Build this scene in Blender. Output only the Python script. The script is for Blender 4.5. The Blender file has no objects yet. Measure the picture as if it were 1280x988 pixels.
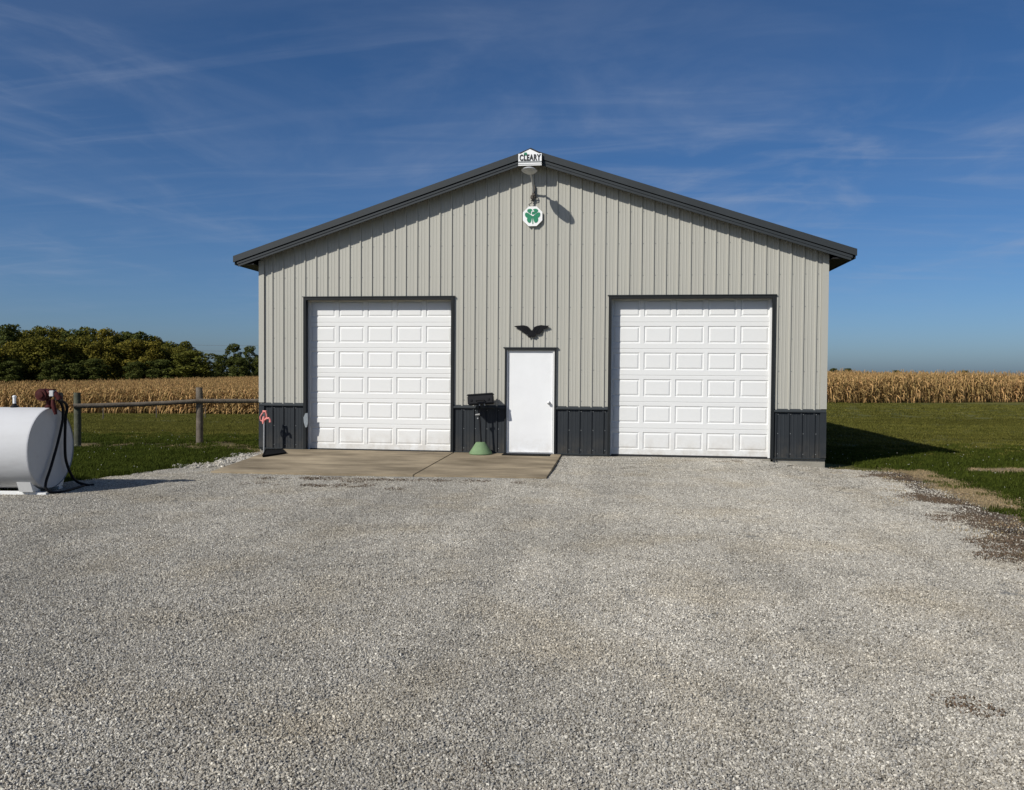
import bpy, bmesh, math, random
import numpy as np
from mathutils import Vector, Matrix
R = math.radians
rng = np.random.default_rng(7)
random.seed(7)
scene = bpy.context.scene
C = scene.collection

# ------------------------------------------------------------------ camera
CAM = np.array([1.682, -15.85, 1.547]); YAW, PIT, ROL, FPX = 0.1281, -0.0264, 0.0072, 1030.35
F_ = np.array([-math.sin(YAW)*math.cos(PIT), math.cos(YAW)*math.cos(PIT), math.sin(PIT)])
R_ = np.array([math.cos(YAW), math.sin(YAW), 0.]); U_ = np.cross(R_, F_)
RR = math.cos(ROL)*R_ + math.sin(ROL)*U_; UU = -math.sin(ROL)*R_ + math.cos(ROL)*U_
cam_d = bpy.data.cameras.new('camera'); cam = bpy.data.objects.new('camera', cam_d); C.objects.link(cam)
cam.matrix_world = Matrix(((RR[0], UU[0], -F_[0], CAM[0]), (RR[1], UU[1], -F_[1], CAM[1]), (RR[2], UU[2], -F_[2], CAM[2]), (0, 0, 0, 1)))
cam_d.sensor_fit = 'HORIZONTAL'; cam_d.sensor_width = 36; cam_d.lens = 36*FPX/1280
cam_d.clip_start = .05; cam_d.clip_end = 9000
scene.camera = cam

# ------------------------------------------------------------------ light
SUN_AZ, SUN_EL = R(40), R(36.5)          # sun behind the camera, over its left shoulder
w = bpy.data.worlds.new('World'); scene.world = w; w.use_nodes = True
nt = w.node_tree; nt.nodes.clear(); L = nt.links.new
def N(t, tree=None, **k):
    n = (tree or nt).nodes.new(t)
    for a, b in k.items(): setattr(n, a, b)
    return n
sky = N('ShaderNodeTexSky', sky_type='NISHITA', sun_disc=False)
sky.sun_elevation = SUN_EL; sky.sun_rotation = math.pi + SUN_AZ
sky.altitude = 250; sky.air_density = .7; sky.dust_density = 1.45; sky.ozone_density = 6
tc = N('ShaderNodeTexCoord'); sep = N('ShaderNodeSeparateXYZ'); L(tc.outputs['Generated'], sep.inputs[0])
def M(op, a, b=None, tree=None, clamp=False):
    n = N('ShaderNodeMath', tree, operation=op, use_clamp=clamp); t = tree or nt
    for i, v in enumerate((a, b)):
        if v is None: continue
        if isinstance(v, (int, float)): n.inputs[i].default_value = v
        else: t.links.new(v, n.inputs[i])
    return n.outputs[0]
# thin cirrus on a high flat layer: direction / height gives the layer's own coordinates
zc = M('MAXIMUM', sep.outputs[2], .02); zz = M('ADD', zc, .10)
px = M('DIVIDE', sep.outputs[0], zz); py = M('DIVIDE', sep.outputs[1], zz)
cmb = N('ShaderNodeCombineXYZ'); L(px, cmb.inputs[0]); L(py, cmb.inputs[1])
def cirrus(rot, sc, nscale, lo, hi, seed, dist):
    mp = N('ShaderNodeMapping'); L(cmb.outputs[0], mp.inputs[0])
    mp.inputs['Rotation'].default_value[2] = rot; mp.inputs['Scale'].default_value = sc; mp.inputs['Location'].default_value = (seed, seed*.7, 0)
    t = N('ShaderNodeTexNoise'); L(mp.outputs[0], t.inputs['Vector'])
    t.inputs['Scale'].default_value = nscale; t.inputs['Detail'].default_value = 9; t.inputs['Roughness'].default_value = .58; t.inputs['Distortion'].default_value = dist
    r = N('ShaderNodeMapRange'); L(t.outputs[0], r.inputs[0]); r.inputs[1].default_value = lo; r.inputs[2].default_value = hi
    r.interpolation_type = 'SMOOTHSTEP'
    return r.outputs[0]
c1 = cirrus(R(12), (1.15, .85, 1), 1.25, .42, .80, 3.1, 1.6)
c2 = cirrus(R(-14), (.45, 2.2, 1), 1.9, .44, .80, 8.4, 1.2)
big = cirrus(0, (1, 1, 1), .55, .38, .66, 1.7, 0)
veil = cirrus(R(-20), (.7, 1.5, 1), .9, .36, .74, 5.3, .4)
cl = M('ADD', M('MULTIPLY', M('ADD', M('MULTIPLY', c1, .95), M('MULTIPLY', c2, .75)), M('ADD', M('MULTIPLY', big, .75), .25)), M('MULTIPLY', veil, .18))
fd = N('ShaderNodeMapRange'); L(sep.outputs[2], fd.inputs[0]); fd.inputs[1].default_value = .02; fd.inputs[2].default_value = .16; fd.interpolation_type = 'SMOOTHSTEP'   # cirrus lies above the horizon murk
cl = M('MULTIPLY', M('MULTIPLY', cl, .38), fd.outputs[0], clamp=True)
hs = N('ShaderNodeHueSaturation'); hs.inputs['Saturation'].default_value = 1.13; hs.inputs['Value'].default_value = 1.0; L(sky.outputs[0], hs.inputs['Color'])
mix = N('ShaderNodeMix', data_type='RGBA'); L(cl, mix.inputs[0]); L(hs.outputs[0], mix.inputs[6]); mix.inputs[7].default_value = (3.9, 4.6, 6.1, 1)
bg = N('ShaderNodeBackground'); bg.inputs[1].default_value = .084; L(mix.outputs[2], bg.inputs[0])
wo = N('ShaderNodeOutputWorld'); L(bg.outputs[0], wo.inputs[0])
sd = bpy.data.lights.new('sun', 'SUN'); sd.energy = 4.6; sd.angle = R(.55); sd.color = (1, .965, .90)
so = bpy.data.objects.new('sun', sd); C.objects.link(so)
so.rotation_euler = Vector((math.sin(SUN_AZ)*math.cos(SUN_EL), math.cos(SUN_AZ)*math.cos(SUN_EL), -math.sin(SUN_EL))).to_track_quat('-Z', 'Y').to_euler()
vs = scene.view_settings; vs.view_transform = 'Standard'; vs.look = 'None'; vs.exposure = 0.0; vs.gamma = 1.0; vs.use_curve_mapping = False

# ------------------------------------------------------------------ photo pixel -> place
def ray(px, py): return F_ + RR*(px-640)/FPX + UU*(494-py)/FPX
def on_plane(px, py, y): d = ray(px, py); return CAM + d*(y-CAM[1])/d[1]
def sm(t): t = np.clip(t, 0, 1); return t*t*(3-2*t)
def T(x, y):                                    # the lie of the land
    x = np.asarray(x, float); y = np.asarray(y, float)
    z = -.10 + .055*np.exp(-(y/1.4)**2)*sm((x-.3)/.6)*(1-sm((x-3.9)/1.4))
    z = z - .09*sm((x-4.2)/1.6)*sm((y+9)/9)
    left = sm((8-x)/22)
    t_ = np.clip(((y-CAM[1])*F_[1]+(x-CAM[0])*F_[0]-17)/47, 0, 1); fall = np.where(t_ < .1, t_*t_/.2, t_-.05)/.95
    z = z - left*1.78*fall - (1-left)*.08*sm((y-4)/45)
    z = z + .012*np.sin(x*1.1+.4*y)*np.cos(y*.9-.3*x)*sm((np.abs(y)-.5)/2)
    return z
def slab_z(y): return -.006+.016*min(y, 0)
def on_slab(px, py):
    d = ray(px, py); t = 1.
    for _ in range(30): t = (slab_z((CAM+d*t)[1])-CAM[2])/d[2]
    return CAM+d*t
def on_ground(px, py, dz=0):
    d = ray(px, py); lo, hi = .5, 900.
    f = lambda t: (CAM+d*t)[2]-dz-float(T(*(CAM+d*t)[:2]))
    t = lo
    while t < hi and f(t) > 0: t *= 1.01
    a, b = t/1.01, t
    for _ in range(40):
        m = (a+b)/2
        if f(m) > 0: a = m
        else: b = m
    return CAM+d*a

# ------------------------------------------------------------------ materials
def mat(name, col, rough=.6, var=.0, scale=4., bump=0., bscale=60., metal=0., island=0., obj_var=0., col2=None, spec=.5, stretch=(1, 1, 1), coord='Object', transl=0., splash=0.):
    m = bpy.data.materials.new(name); m.use_nodes = True; t = m.node_tree; b = t.nodes['Principled BSDF']
    lk = t.links.new
    b.inputs['Roughness'].default_value = rough; b.inputs['Metallic'].default_value = metal; b.inputs['Specular IOR Level'].default_value = spec
    cur = None
    base = N('ShaderNodeRGB', t); base.outputs[0].default_value = (*col, 1); cur = base.outputs[0]
    if coord == 'Object': co = N('ShaderNodeTexCoord', t).outputs['Object']
    else: co = N('ShaderNodeNewGeometry', t).outputs['Position']
    mp = N('ShaderNodeMapping', t); lk(co, mp.inputs[0]); mp.inputs['Scale'].default_value = stretch
    if col2 is not None or var:
        n = N('ShaderNodeTexNoise', t); n.inputs['Scale'].default_value = scale; n.inputs['Detail'].default_value = 7; n.inputs['Roughness'].default_value = .6
        lk(mp.outputs[0], n.inputs['Vector'])
        r = N('ShaderNodeMapRange', t); lk(n.outputs[0], r.inputs[0]); r.inputs[1].default_value = .3; r.inputs[2].default_value = .7
        if col2 is not None:
            x = N('ShaderNodeMix', t, data_type='RGBA'); lk(r.outputs[0], x.inputs[0]); lk(cur, x.inputs[6]); x.inputs[7].default_value = (*col2, 1); cur = x.outputs[2]
        if var:
            r2 = N('ShaderNodeMapRange', t); lk(n.outputs[0], r2.inputs[0]); r2.inputs[1].default_value = .3; r2.inputs[2].default_value = .7
            r2.inputs[3].default_value = 1-var; r2.inputs[4].default_value = 1+var
            h = N('ShaderNodeHueSaturation', t); lk(cur, h.inputs['Color']); lk(r2.outputs[0], h.inputs['Value']); cur = h.outputs[0]
    for amt, src in ((island, 'i'), (obj_var, 'o')):
        if amt:
            s = N('ShaderNodeNewGeometry', t).outputs['Random Per Island'] if src == 'i' else N('ShaderNodeObjectInfo', t).outputs['Random']
            r2 = N('ShaderNodeMapRange', t); lk(s, r2.inputs[0]); r2.inputs[3].default_value = 1-amt; r2.inputs[4].default_value = 1+amt
            h = N('ShaderNodeHueSaturation', t); lk(cur, h.inputs['Color']); lk(r2.outputs[0], h.inputs['Value']); cur = h.outputs[0]
            r3 = N('ShaderNodeMapRange', t); lk(s, r3.inputs[0]); r3.inputs[3].default_value = .5+.03*amt; r3.inputs[4].default_value = .5-.03*amt; lk(r3.outputs[0], h.inputs['Hue'])
    if splash:                                                       # mud thrown up by wheels and rain, in patches
        gp = N('ShaderNodeNewGeometry', t); sx = N('ShaderNodeSeparateXYZ', t); lk(gp.outputs['Position'], sx.inputs[0])
        mz = N('ShaderNodeMapRange', t); lk(sx.outputs[2], mz.inputs[0]); mz.inputs[1].default_value = 0; mz.inputs[2].default_value = .42; mz.inputs[3].default_value = 1; mz.inputs[4].default_value = 0
        nn = N('ShaderNodeTexNoise', t); lk(gp.outputs['Position'], nn.inputs['Vector']); nn.inputs['Scale'].default_value = 5; nn.inputs['Detail'].default_value = 8; nn.inputs['Roughness'].default_value = .7
        mn = N('ShaderNodeMapRange', t); lk(nn.outputs[0], mn.inputs[0]); mn.inputs[1].default_value = .38; mn.inputs[2].default_value = .72
        fac = M('MULTIPLY', M('MULTIPLY', mz.outputs[0], mn.outputs[0], t), splash, t)
        x = N('ShaderNodeMix', t, data_type='RGBA'); lk(fac, x.inputs[0]); lk(cur, x.inputs[6]); x.inputs[7].default_value = (.30, .235, .145, 1); cur = x.outputs[2]
    lk(cur, b.inputs['Base Color'])
    if bump:
        n = N('ShaderNodeTexNoise', t); n.inputs['Scale'].default_value = bscale; n.inputs['Detail'].default_value = 5; lk(mp.outputs[0], n.inputs['Vector'])
        bp = N('ShaderNodeBump', t); bp.inputs['Strength'].default_value = bump; bp.inputs['Distance'].default_value = .02; lk(n.outputs[0], bp.inputs['Height']); lk(bp.outputs[0], b.inputs['Normal'])
    if transl:
        tr = N('ShaderNodeBsdfTranslucent', t); lk(cur, tr.inputs['Color']); ms = N('ShaderNodeMixShader', t); ms.inputs[0].default_value = transl
        lk(b.outputs[0], ms.inputs[1]); lk(tr.outputs[0], ms.inputs[2]); lk(ms.outputs[0], t.nodes['Material Output'].inputs[0])
    return m
MT = dict(
    tan=mat('tan_steel', (.385, .375, .325), .55, var=.035, scale=1.3, stretch=(3, 1, .25), obj_var=.02, bump=.12, bscale=1.6),
    slate=mat('slate_steel', (.025, .029, .033), .6, splash=.16, spec=.2, var=.10, scale=1.6, stretch=(3, 1, .4), bump=.03, bscale=4),
    slate2=mat('slate_trim', (.033, .038, .041), .55, spec=.25, var=.10, scale=2.),
    slate3=mat('dark_door_trim', (.017, .019, .020), .6, spec=.15, var=.12, scale=3),
    dark=mat('dark_gap', (.012, .012, .013), .7, var=.1),
    white=mat('white_door_paint', (.71, .71, .69), .5, splash=.55, spec=.3, var=.02, scale=1.2, bump=.03, bscale=25, obj_var=.006),
    entry=mat('entry_door_paint', (.75, .755, .75), .45, splash=.35, spec=.3, var=.035, scale=2.2, bump=.02, bscale=6),
    frame=mat('white_vinyl', (.74, .74, .72), .45, var=.03),
    alu=mat('aluminium', (.55, .55, .55), .35, metal=.9, var=.08, scale=8),
    conc=mat('concrete', (.165, .130, .084), .9, spec=.2, var=.26, scale=1.0, col2=(.320, .260, .175), bump=.25, bscale=60, coord='World', stretch=(.7, 1.6, 1)),
    found=mat('foundation_concrete', (.27, .25, .205), .9, var=.15, scale=5, bump=.3, bscale=40),
    black=mat('black_plastic', (.012, .012, .013), .5, spec=.2, var=.15, scale=9),
    iron=mat('black_painted_steel', (.008, .008, .009), .5, spec=.15, var=.2, scale=12, bump=.1, bscale=20),
    rubber=mat('rubber_mat', (.007, .007, .007), .9, spec=.1, bump=.3, bscale=120, var=.1),
    steel=mat('galvanised_steel', (.42, .42, .41), .42, metal=.55, var=.12, scale=14),
    rust=mat('dark_old_metal', (.09, .075, .06), .6, metal=.4, var=.3, scale=20),
    lampg=mat('lamp_grey', (.50, .50, .49), .45, var=.06, scale=9),
    pink=mat('faded_red_paint', (.72, .25, .22), .5, var=.18, scale=18),
    green=mat('green_cone_paint', (.155, .235, .120), .7, spec=.2, var=.15, scale=7, bump=.1, bscale=25),
    tank=mat('white_tank_paint', (.60, .605, .61), .75, spec=.15, col2=(.43, .43, .43), var=.14, scale=5.5, stretch=(.6, 1.5, 1.5), bump=.15, bscale=9),
    tankdirt=mat('tank_soot', (.06, .055, .05), .8, var=.3, scale=9),
    red=mat('old_red_pump_paint', (.055, .012, .011), .65, spec=.15, var=.35, scale=22, bump=.1, bscale=30),
    hose=mat('black_hose', (.008, .008, .009), .6, spec=.15, var=.15, scale=30),
    wood=mat('weathered_wood', (.125, .105, .082), .95, spec=.15, var=.3, scale=7, stretch=(1, 1, 1), bump=.5, bscale=30),
    woodg=mat('green_treated_post', (.080, .082, .058), .95, spec=.15, var=.3, scale=6, bump=.5, bscale=30),
    signw=mat('sign_white', (.82, .82, .80), .4, var=.03),
    signk=mat('sign_black', (.012, .012, .012), .5),
    signg=mat('sign_green', (.012, .20, .095), .45, var=.06),
    signgrey=mat('sign_grey', (.22, .23, .23), .5),
    bark=mat('bark', (.06, .048, .035), .95, var=.25, scale=2),
    wire=mat('wire_metal', (.20, .21, .23), .6),
    scuff=mat('bare_worn_metal', (.22, .245, .26), .6, var=.25, scale=20),
    soil=mat('soil', (.055, .040, .028), .97, spec=.1, var=.4, scale=3.2, col2=(.115, .088, .060), bump=.8, bscale=22, coord='World'),
    drygrass=mat('dry_turf', (.215, .160, .092), .97, var=.3, scale=3.0, col2=(.150, .120, .062), bump=.7, bscale=25, coord='World'),
    worn=mat('worn_turf', (.115, .085, .045), .97, spec=.1, var=.35, scale=3.0, col2=(.065, .062, .022), bump=.7, bscale=25, coord='World'),
    corn_dry=mat('dry_corn_leaf', (.39, .250, .100), .85, spec=.15, island=.40, obj_var=.10, transl=.12),
    straw=mat('straw', (.33, .250, .135), .9, spec=.1, island=.35, obj_var=.15),
    grassm=mat('grass_blade', (.052, .068, .010), .8, spec=.05, island=.40, obj_var=.20, transl=.2),
    grassl=mat('mown_grass_blade', (.116, .112, .024), .8, spec=.05, var=.28, scale=.8, stretch=(.12, 1, 1), coord='World', island=.40, obj_var=.18, transl=.2),
    clover=mat('clover_flower', (.70, .68, .60), .7),
    muck=mat('brown_litter', (.115, .083, .056), .95, spec=.05, island=.45),
)
def leafmat(name, a, b):
    m = mat(name, a, .85, spec=.08, col2=b, scale=.35, island=.38, coord='World', transl=.22); return m
MT['leaf_dark'] = leafmat('foliage_dark_green', (.056, .070, .017), (.076, .084, .019))
MT['leaf_olive'] = leafmat('foliage_olive', (.140, .126, .020), (.102, .100, .018))
MT['leaf_gold'] = leafmat('foliage_yellow_olive', (.168, .140, .021), (.124, .110, .019))
MT['leaf_green'] = leafmat('foliage_mid_green', (.086, .096, .018), (.116, .110, .019))

def stone_mat():
    m = bpy.data.materials.new('limestone_gravel'); m.use_nodes = True; t = m.node_tree; lk = t.links.new; b = t.nodes['Principled BSDF']
    b.inputs['Roughness'].default_value = .92; b.inputs['Specular IOR Level'].default_value = .3
    g = N('ShaderNodeNewGeometry', t); cr = N('ShaderNodeValToRGB', t); lk(g.outputs['Random Per Island'], cr.inputs[0])
    e = cr.color_ramp; e.elements[0].color = (.122, .107, .085, 1); e.elements[1].color = (.67, .632, .545, 1)
    for p, c in ((.18, (.258, .235, .193, 1)), (.45, (.360, .335, .284, 1)), (.62, (.318, .304, .276, 1)), (.8, (.435, .404, .340, 1))):
        x = e.elements.new(p); x.color = c
    n = N('ShaderNodeTexNoise', t); lk(g.outputs['Position'], n.inputs['Vector']); n.inputs['Scale'].default_value = .42; n.inputs['Detail'].default_value = 6; n.inputs['Roughness'].default_value = .62
    r = N('ShaderNodeMapRange', t); lk(n.outputs[0], r.inputs[0]); r.inputs[1].default_value = .3; r.inputs[2].default_value = .7; r.inputs[3].default_value = .80; r.inputs[4].default_value = 1.14
    n2 = N('ShaderNodeTexNoise', t); lk(g.outputs['Position'], n2.inputs['Vector']); n2.inputs['Scale'].default_value = 1.1; n2.inputs['Detail'].default_value = 4
    r2 = N('ShaderNodeMapRange', t); lk(n2.outputs[0], r2.inputs[0]); r2.inputs[1].default_value = .48; r2.inputs[2].default_value = .75
    mx = N('ShaderNodeMix', t, data_type='RGBA', blend_type='MULTIPLY'); lk(r2.outputs[0], mx.inputs[0]); lk(cr.outputs[0], mx.inputs[6]); mx.inputs[7].default_value = (.96, .92, .85, 1)
    h = N('ShaderNodeHueSaturation', t); lk(mx.outputs[2], h.inputs['Color']); lk(r.outputs[0], h.inputs['Value']); mp = N('ShaderNodeMapping', t); lk(g.outputs['Position'], mp.inputs[0]); mp.inputs['Rotation'].default_value[2] = R(9); mp.inputs['Scale'].default_value = (1.5, .10, 1)   # wheel tracks run up to the doors
    n3 = N('ShaderNodeTexNoise', t); lk(mp.outputs[0], n3.inputs['Vector']); n3.inputs['Scale'].default_value = 1.0; n3.inputs['Detail'].default_value = 3; n3.inputs['Distortion'].default_value = .6
    r3 = N('ShaderNodeMapRange', t); lk(n3.outputs[0], r3.inputs[0]); r3.inputs[1].default_value = .35; r3.inputs[2].default_value = .65; r3.inputs[3].default_value = .90; r3.inputs[4].default_value = 1.08
    h2 = N('ShaderNodeHueSaturation', t); lk(h.outputs[0], h2.inputs['Color']); lk(r3.outputs[0], h2.inputs['Value']); lk(h2.outputs[0], b.inputs['Base Color'])
    return m
MT['stone'] = stone_mat()
def gravel_sheet_mat():
    m = bpy.data.materials.new('packed_gravel'); m.use_nodes = True; t = m.node_tree; lk = t.links.new; b = t.nodes['Principled BSDF']
    b.inputs['Roughness'].default_value = .95
    g = N('ShaderNodeNewGeometry', t); v = N('ShaderNodeTexVoronoi', t); lk(g.outputs['Position'], v.inputs['Vector']); v.inputs['Scale'].default_value = 48
    cr = N('ShaderNodeValToRGB', t); lk(v.outputs['Color'], cr.inputs[0]); cr.color_ramp.elements[0].color = (.12, .112, .095, 1); cr.color_ramp.elements[1].color = (.36, .345, .305, 1)
    lk(cr.outputs[0], b.inputs['Base Color'])
    bp = N('ShaderNodeBump', t); bp.inputs['Strength'].default_value = 1; bp.inputs['Distance'].default_value = .012; bp.invert = True; lk(v.outputs['Distance'], bp.inputs['Height']); lk(bp.outputs[0], b.inputs['Normal'])
    return m
MT['gravel'] = gravel_sheet_mat()
def lawn_mat():
    m = bpy.data.materials.new('lawn_turf'); m.use_nodes = True; t = m.node_tree; lk = t.links.new; b = t.nodes['Principled BSDF']
    b.inputs['Roughness'].default_value = .95; b.inputs['Specular IOR Level'].default_value = .15
    g = N('ShaderNodeNewGeometry', t)
    def noi(sc, stretch=(1, 1, 1), det=6):
        mp = N('ShaderNodeMapping', t); lk(g.outputs['Position'], mp.inputs[0]); mp.inputs['Scale'].default_value = stretch; mp.inputs['Rotation'].default_value[2] = .1
        n = N('ShaderNodeTexNoise', t); lk(mp.outputs[0], n.inputs['Vector']); n.inputs['Scale'].default_value = sc; n.inputs['Detail'].default_value = det
        r = N('ShaderNodeMapRange', t); lk(n.outputs[0], r.inputs[0]); r.inputs[1].default_value = .33; r.inputs[2].default_value = .67; return r.outputs[0]
    x = N('ShaderNodeMix', t, data_type='RGBA'); lk(noi(.8, (.12, 1, 1)), x.inputs[0]); x.inputs[6].default_value = (.070, .074, .015, 1); x.inputs[7].default_value = (.128, .120, .034, 1)
    h = N('ShaderNodeHueSaturation', t); lk(x.outputs[2], h.inputs['Color'])
    r2 = N('ShaderNodeMapRange', t); lk(noi(14, (1, 1, 1), 8), r2.inputs[0]); r2.inputs[3].default_value = .62; r2.inputs[4].default_value = 1.38; lk(r2.outputs[0], h.inputs['Value'])
    lk(h.outputs[0], b.inputs['Base Color'])
    n = N('ShaderNodeTexNoise', t); lk(g.outputs['Position'], n.inputs['Vector']); n.inputs['Scale'].default_value = 35; n.inputs['Detail'].default_value = 4
    bp = N('ShaderNodeBump', t); bp.inputs['Strength'].default_value = .8; bp.inputs['Distance'].default_value = .04; lk(n.outputs[0], bp.inputs['Height']); lk(bp.outputs[0], b.inputs['Normal'])
    return m
MT['lawn'] = lawn_mat()

# ------------------------------------------------------------------ mesh helpers
def tag(o, label=None, cat=None, group=None, kind=None):
    if label: o['label'] = label
    if cat: o['category'] = cat
    if group: o['group'] = group
    if kind: o['kind'] = kind
    return o
def obj(name, me, m=None, parent=None, loc=(0, 0, 0), rot=(0, 0, 0)):
    o = bpy.data.objects.new(name, me); C.objects.link(o); o.location = loc; o.rotation_euler = rot
    if m is not None and me is not None and not me.materials: me.materials.append(MT[m])
    if parent: o.parent = parent
    return o
def empty(name, loc=(0, 0, 0), rz=0, parent=None):
    o = bpy.data.objects.new(name, None); C.objects.link(o); o.location = loc; o.rotation_euler = (0, 0, rz); o.empty_display_size = .2
    if parent: o.parent = parent
    return o
class MB:
    def __init__(s): s.v = []; s.f = []
    def add(s, v, f):
        n = len(s.v); s.v += [tuple(map(float, p)) for p in v]; s.f += [tuple(n+i for i in q) for q in f]; return s
    def box(s, x0, x1, y0, y1, z0, z1):
        return s.add([(x0, y0, z0), (x1, y0, z0), (x1, y1, z0), (x0, y1, z0), (x0, y0, z1), (x1, y0, z1), (x1, y1, z1), (x0, y1, z1)],
                     [(0, 3, 2, 1), (4, 5, 6, 7), (0, 1, 5, 4), (1, 2, 6, 5), (2, 3, 7, 6), (3, 0, 4, 7)])
    def prism(s, poly, d0, d1, axis='y'):     # poly of (a,b) in the plane across axis, from d0 to d1
        n = len(poly)
        P = (lambda a, b, d: (a, d, b)) if axis == 'y' else ((lambda a, b, d: (d, a, b)) if axis == 'x' else (lambda a, b, d: (a, b, d)))
        v = [P(a, b, d0) for a, b in poly]+[P(a, b, d1) for a, b in poly]
        f = [tuple(range(n)), tuple(range(2*n-1, n-1, -1))]+[(i, n+i, n+(i+1) % n, (i+1) % n) for i in range(n)]
        return s.add(v, f)
    def tube(s, pts, r, n=8, caps=True):
        pts = [Vector(p) for p in pts]; rs = r if isinstance(r, (list, tuple)) else [r]*len(pts); v = []; f = []
        up = Vector((0.13, .31, .94))
        for i, p in enumerate(pts):
            d = (pts[min(i+1, len(pts)-1)]-pts[max(i-1, 0)]).normalized()
            if abs(d.dot(up)) > .98: up = Vector((1, .1, 0))
            a = d.cross(up).normalized(); b = d.cross(a).normalized()
            for k in range(n):
                t = 2*math.pi*k/n; v.append(p+(a*math.cos(t)+b*math.sin(t))*rs[i])
        for i in range(len(pts)-1):
            for k in range(n): f.append((i*n+k, i*n+(k+1) % n, (i+1)*n+(k+1) % n, (i+1)*n+k))
        if caps: f += [tuple(range(n-1, -1, -1)), tuple(range((len(pts)-1)*n, len(pts)*n))]
        return s.add(v, f)
    def lathe(s, prof, n=24, c=(0, 0, 0), axis='z'):
        v = []; f = []
        for r, h in prof:
            for k in range(n):
                t = 2*math.pi*k/n; a, b = r*math.cos(t), r*math.sin(t)
                v.append({'z': (c[0]+a, c[1]+b, c[2]+h), 'x': (c[0]+h, c[1]+a, c[2]+b), 'y': (c[0]+b, c[1]+h, c[2]+a)}[axis])
        for i in range(len(prof)-1):
            for k in range(n): f.append((i*n+k, i*n+(k+1) % n, (i+1)*n+(k+1) % n, (i+1)*n+k))
        f += [tuple(range(n-1, -1, -1)), tuple(range((len(prof)-1)*n, len(prof)*n))]
        return s.add(v, f)
    def mesh(s, name='mesh', smooth=False, bevel=0):
        me = bpy.data.meshes.new(name); me.from_pydata(s.v, [], s.f)
        bm = bmesh.new(); bm.from_mesh(me)
        bmesh.ops.recalc_face_normals(bm, faces=bm.faces)
        if bevel: bmesh.ops.bevel(bm, geom=[e for e in bm.edges if e.calc_face_angle(0) > .6], offset=bevel, segments=2, affect='EDGES', clamp_overlap=True)
        if smooth:
            for f in bm.faces: f.smooth = True
            for e in bm.edges:
                if e.calc_face_angle(0) > .7: e.smooth = False
        bm.to_mesh(me); bm.free(); return me
    def build(s, name, m, parent=None, smooth=False, bevel=0, loc=(0, 0, 0), rot=(0, 0, 0)):
        return obj(name, s.mesh(name, smooth, bevel), m, parent, loc, rot)
def raw(name, v, f, m):
    me = bpy.data.meshes.new(name); me.from_pydata([tuple(p) for p in np.asarray(v).tolist()], [], f if isinstance(f, list) else f.tolist()); me.materials.append(MT[m]); return me
def text_mesh(s, size, depth, bold=.0, sx=1.0, sp=1.0):
    cu = bpy.data.curves.new('lettering', 'FONT'); cu.body = s; cu.size = size; cu.extrude = depth; cu.offset = bold; cu.space_character = sp; cu.align_x = 'CENTER'; cu.align_y = 'CENTER'
    o = bpy.data.objects.new('lettering_source', cu); C.objects.link(o); bpy.context.view_layer.update()
    me = bpy.data.meshes.new_from_object(o.evaluated_get(bpy.context.evaluated_depsgraph_get())); bpy.data.objects.remove(o)
    me.transform(Matrix.Rotation(R(90), 4, 'X') @ Matrix.Diagonal((sx, 1, 1, 1))); me.materials.clear(); return me
def scatter(name, P, rz, sc, variants, label, cat, tilt=None):
    n = len(P); me = bpy.data.meshes.new(name); me.vertices.add(n); me.vertices.foreach_set('co', np.asarray(P, np.float32).ravel())
    rot = np.zeros((n, 3), np.float32); rot[:, 2] = rz
    if tilt is not None: rot[:, :2] = tilt
    for an, ty, da, key in (('rot', 'FLOAT_VECTOR', rot, 'vector'), ('scl', 'FLOAT', np.asarray(sc, np.float32), 'value'), ('idx', 'INT', rng.integers(0, len(variants), n).astype(np.int32), 'value')):
        a = me.attributes.new(an, ty, 'POINT'); a.data.foreach_set(key, np.ascontiguousarray(da).ravel())
    o = bpy.data.objects.new(name, me); C.objects.link(o)
    g = bpy.data.node_groups.new(name+'_scatter', 'GeometryNodeTree'); g.interface.new_socket('Geometry', in_out='INPUT', socket_type='NodeSocketGeometry'); g.interface.new_socket('Geometry', in_out='OUTPUT', socket_type='NodeSocketGeometry')
    gi = g.nodes.new('NodeGroupInput'); go = g.nodes.new('NodeGroupOutput'); ip = g.nodes.new('GeometryNodeInstanceOnPoints'); jn = g.nodes.new('GeometryNodeJoinGeometry')
    g.links.new(gi.outputs[0], ip.inputs['Points'])
    for v in variants:
        src = bpy.data.objects.new(v.name, v); oi = g.nodes.new('GeometryNodeObjectInfo'); oi.inputs[0].default_value = src; oi.inputs['As Instance'].default_value = True
        g.links.new(oi.outputs['Geometry'], jn.inputs[0])
    g.links.new(jn.outputs[0], ip.inputs['Instance']); ip.inputs['Pick Instance'].default_value = True
    for an, ty, sock in (('rot', 'FLOAT_VECTOR', 'Rotation'), ('scl', 'FLOAT', 'Scale'), ('idx', 'INT', 'Instance Index')):
        na = g.nodes.new('GeometryNodeInputNamedAttribute'); na.data_type = ty; na.inputs[0].default_value = an; g.links.new(na.outputs[0], ip.inputs[sock])
    g.links.new(ip.outputs[0], go.inputs[0])
    md = o.modifiers.new('scatter', 'NODES'); md.node_group = g
    tag(o, label, cat, kind='stuff'); return o

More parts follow.
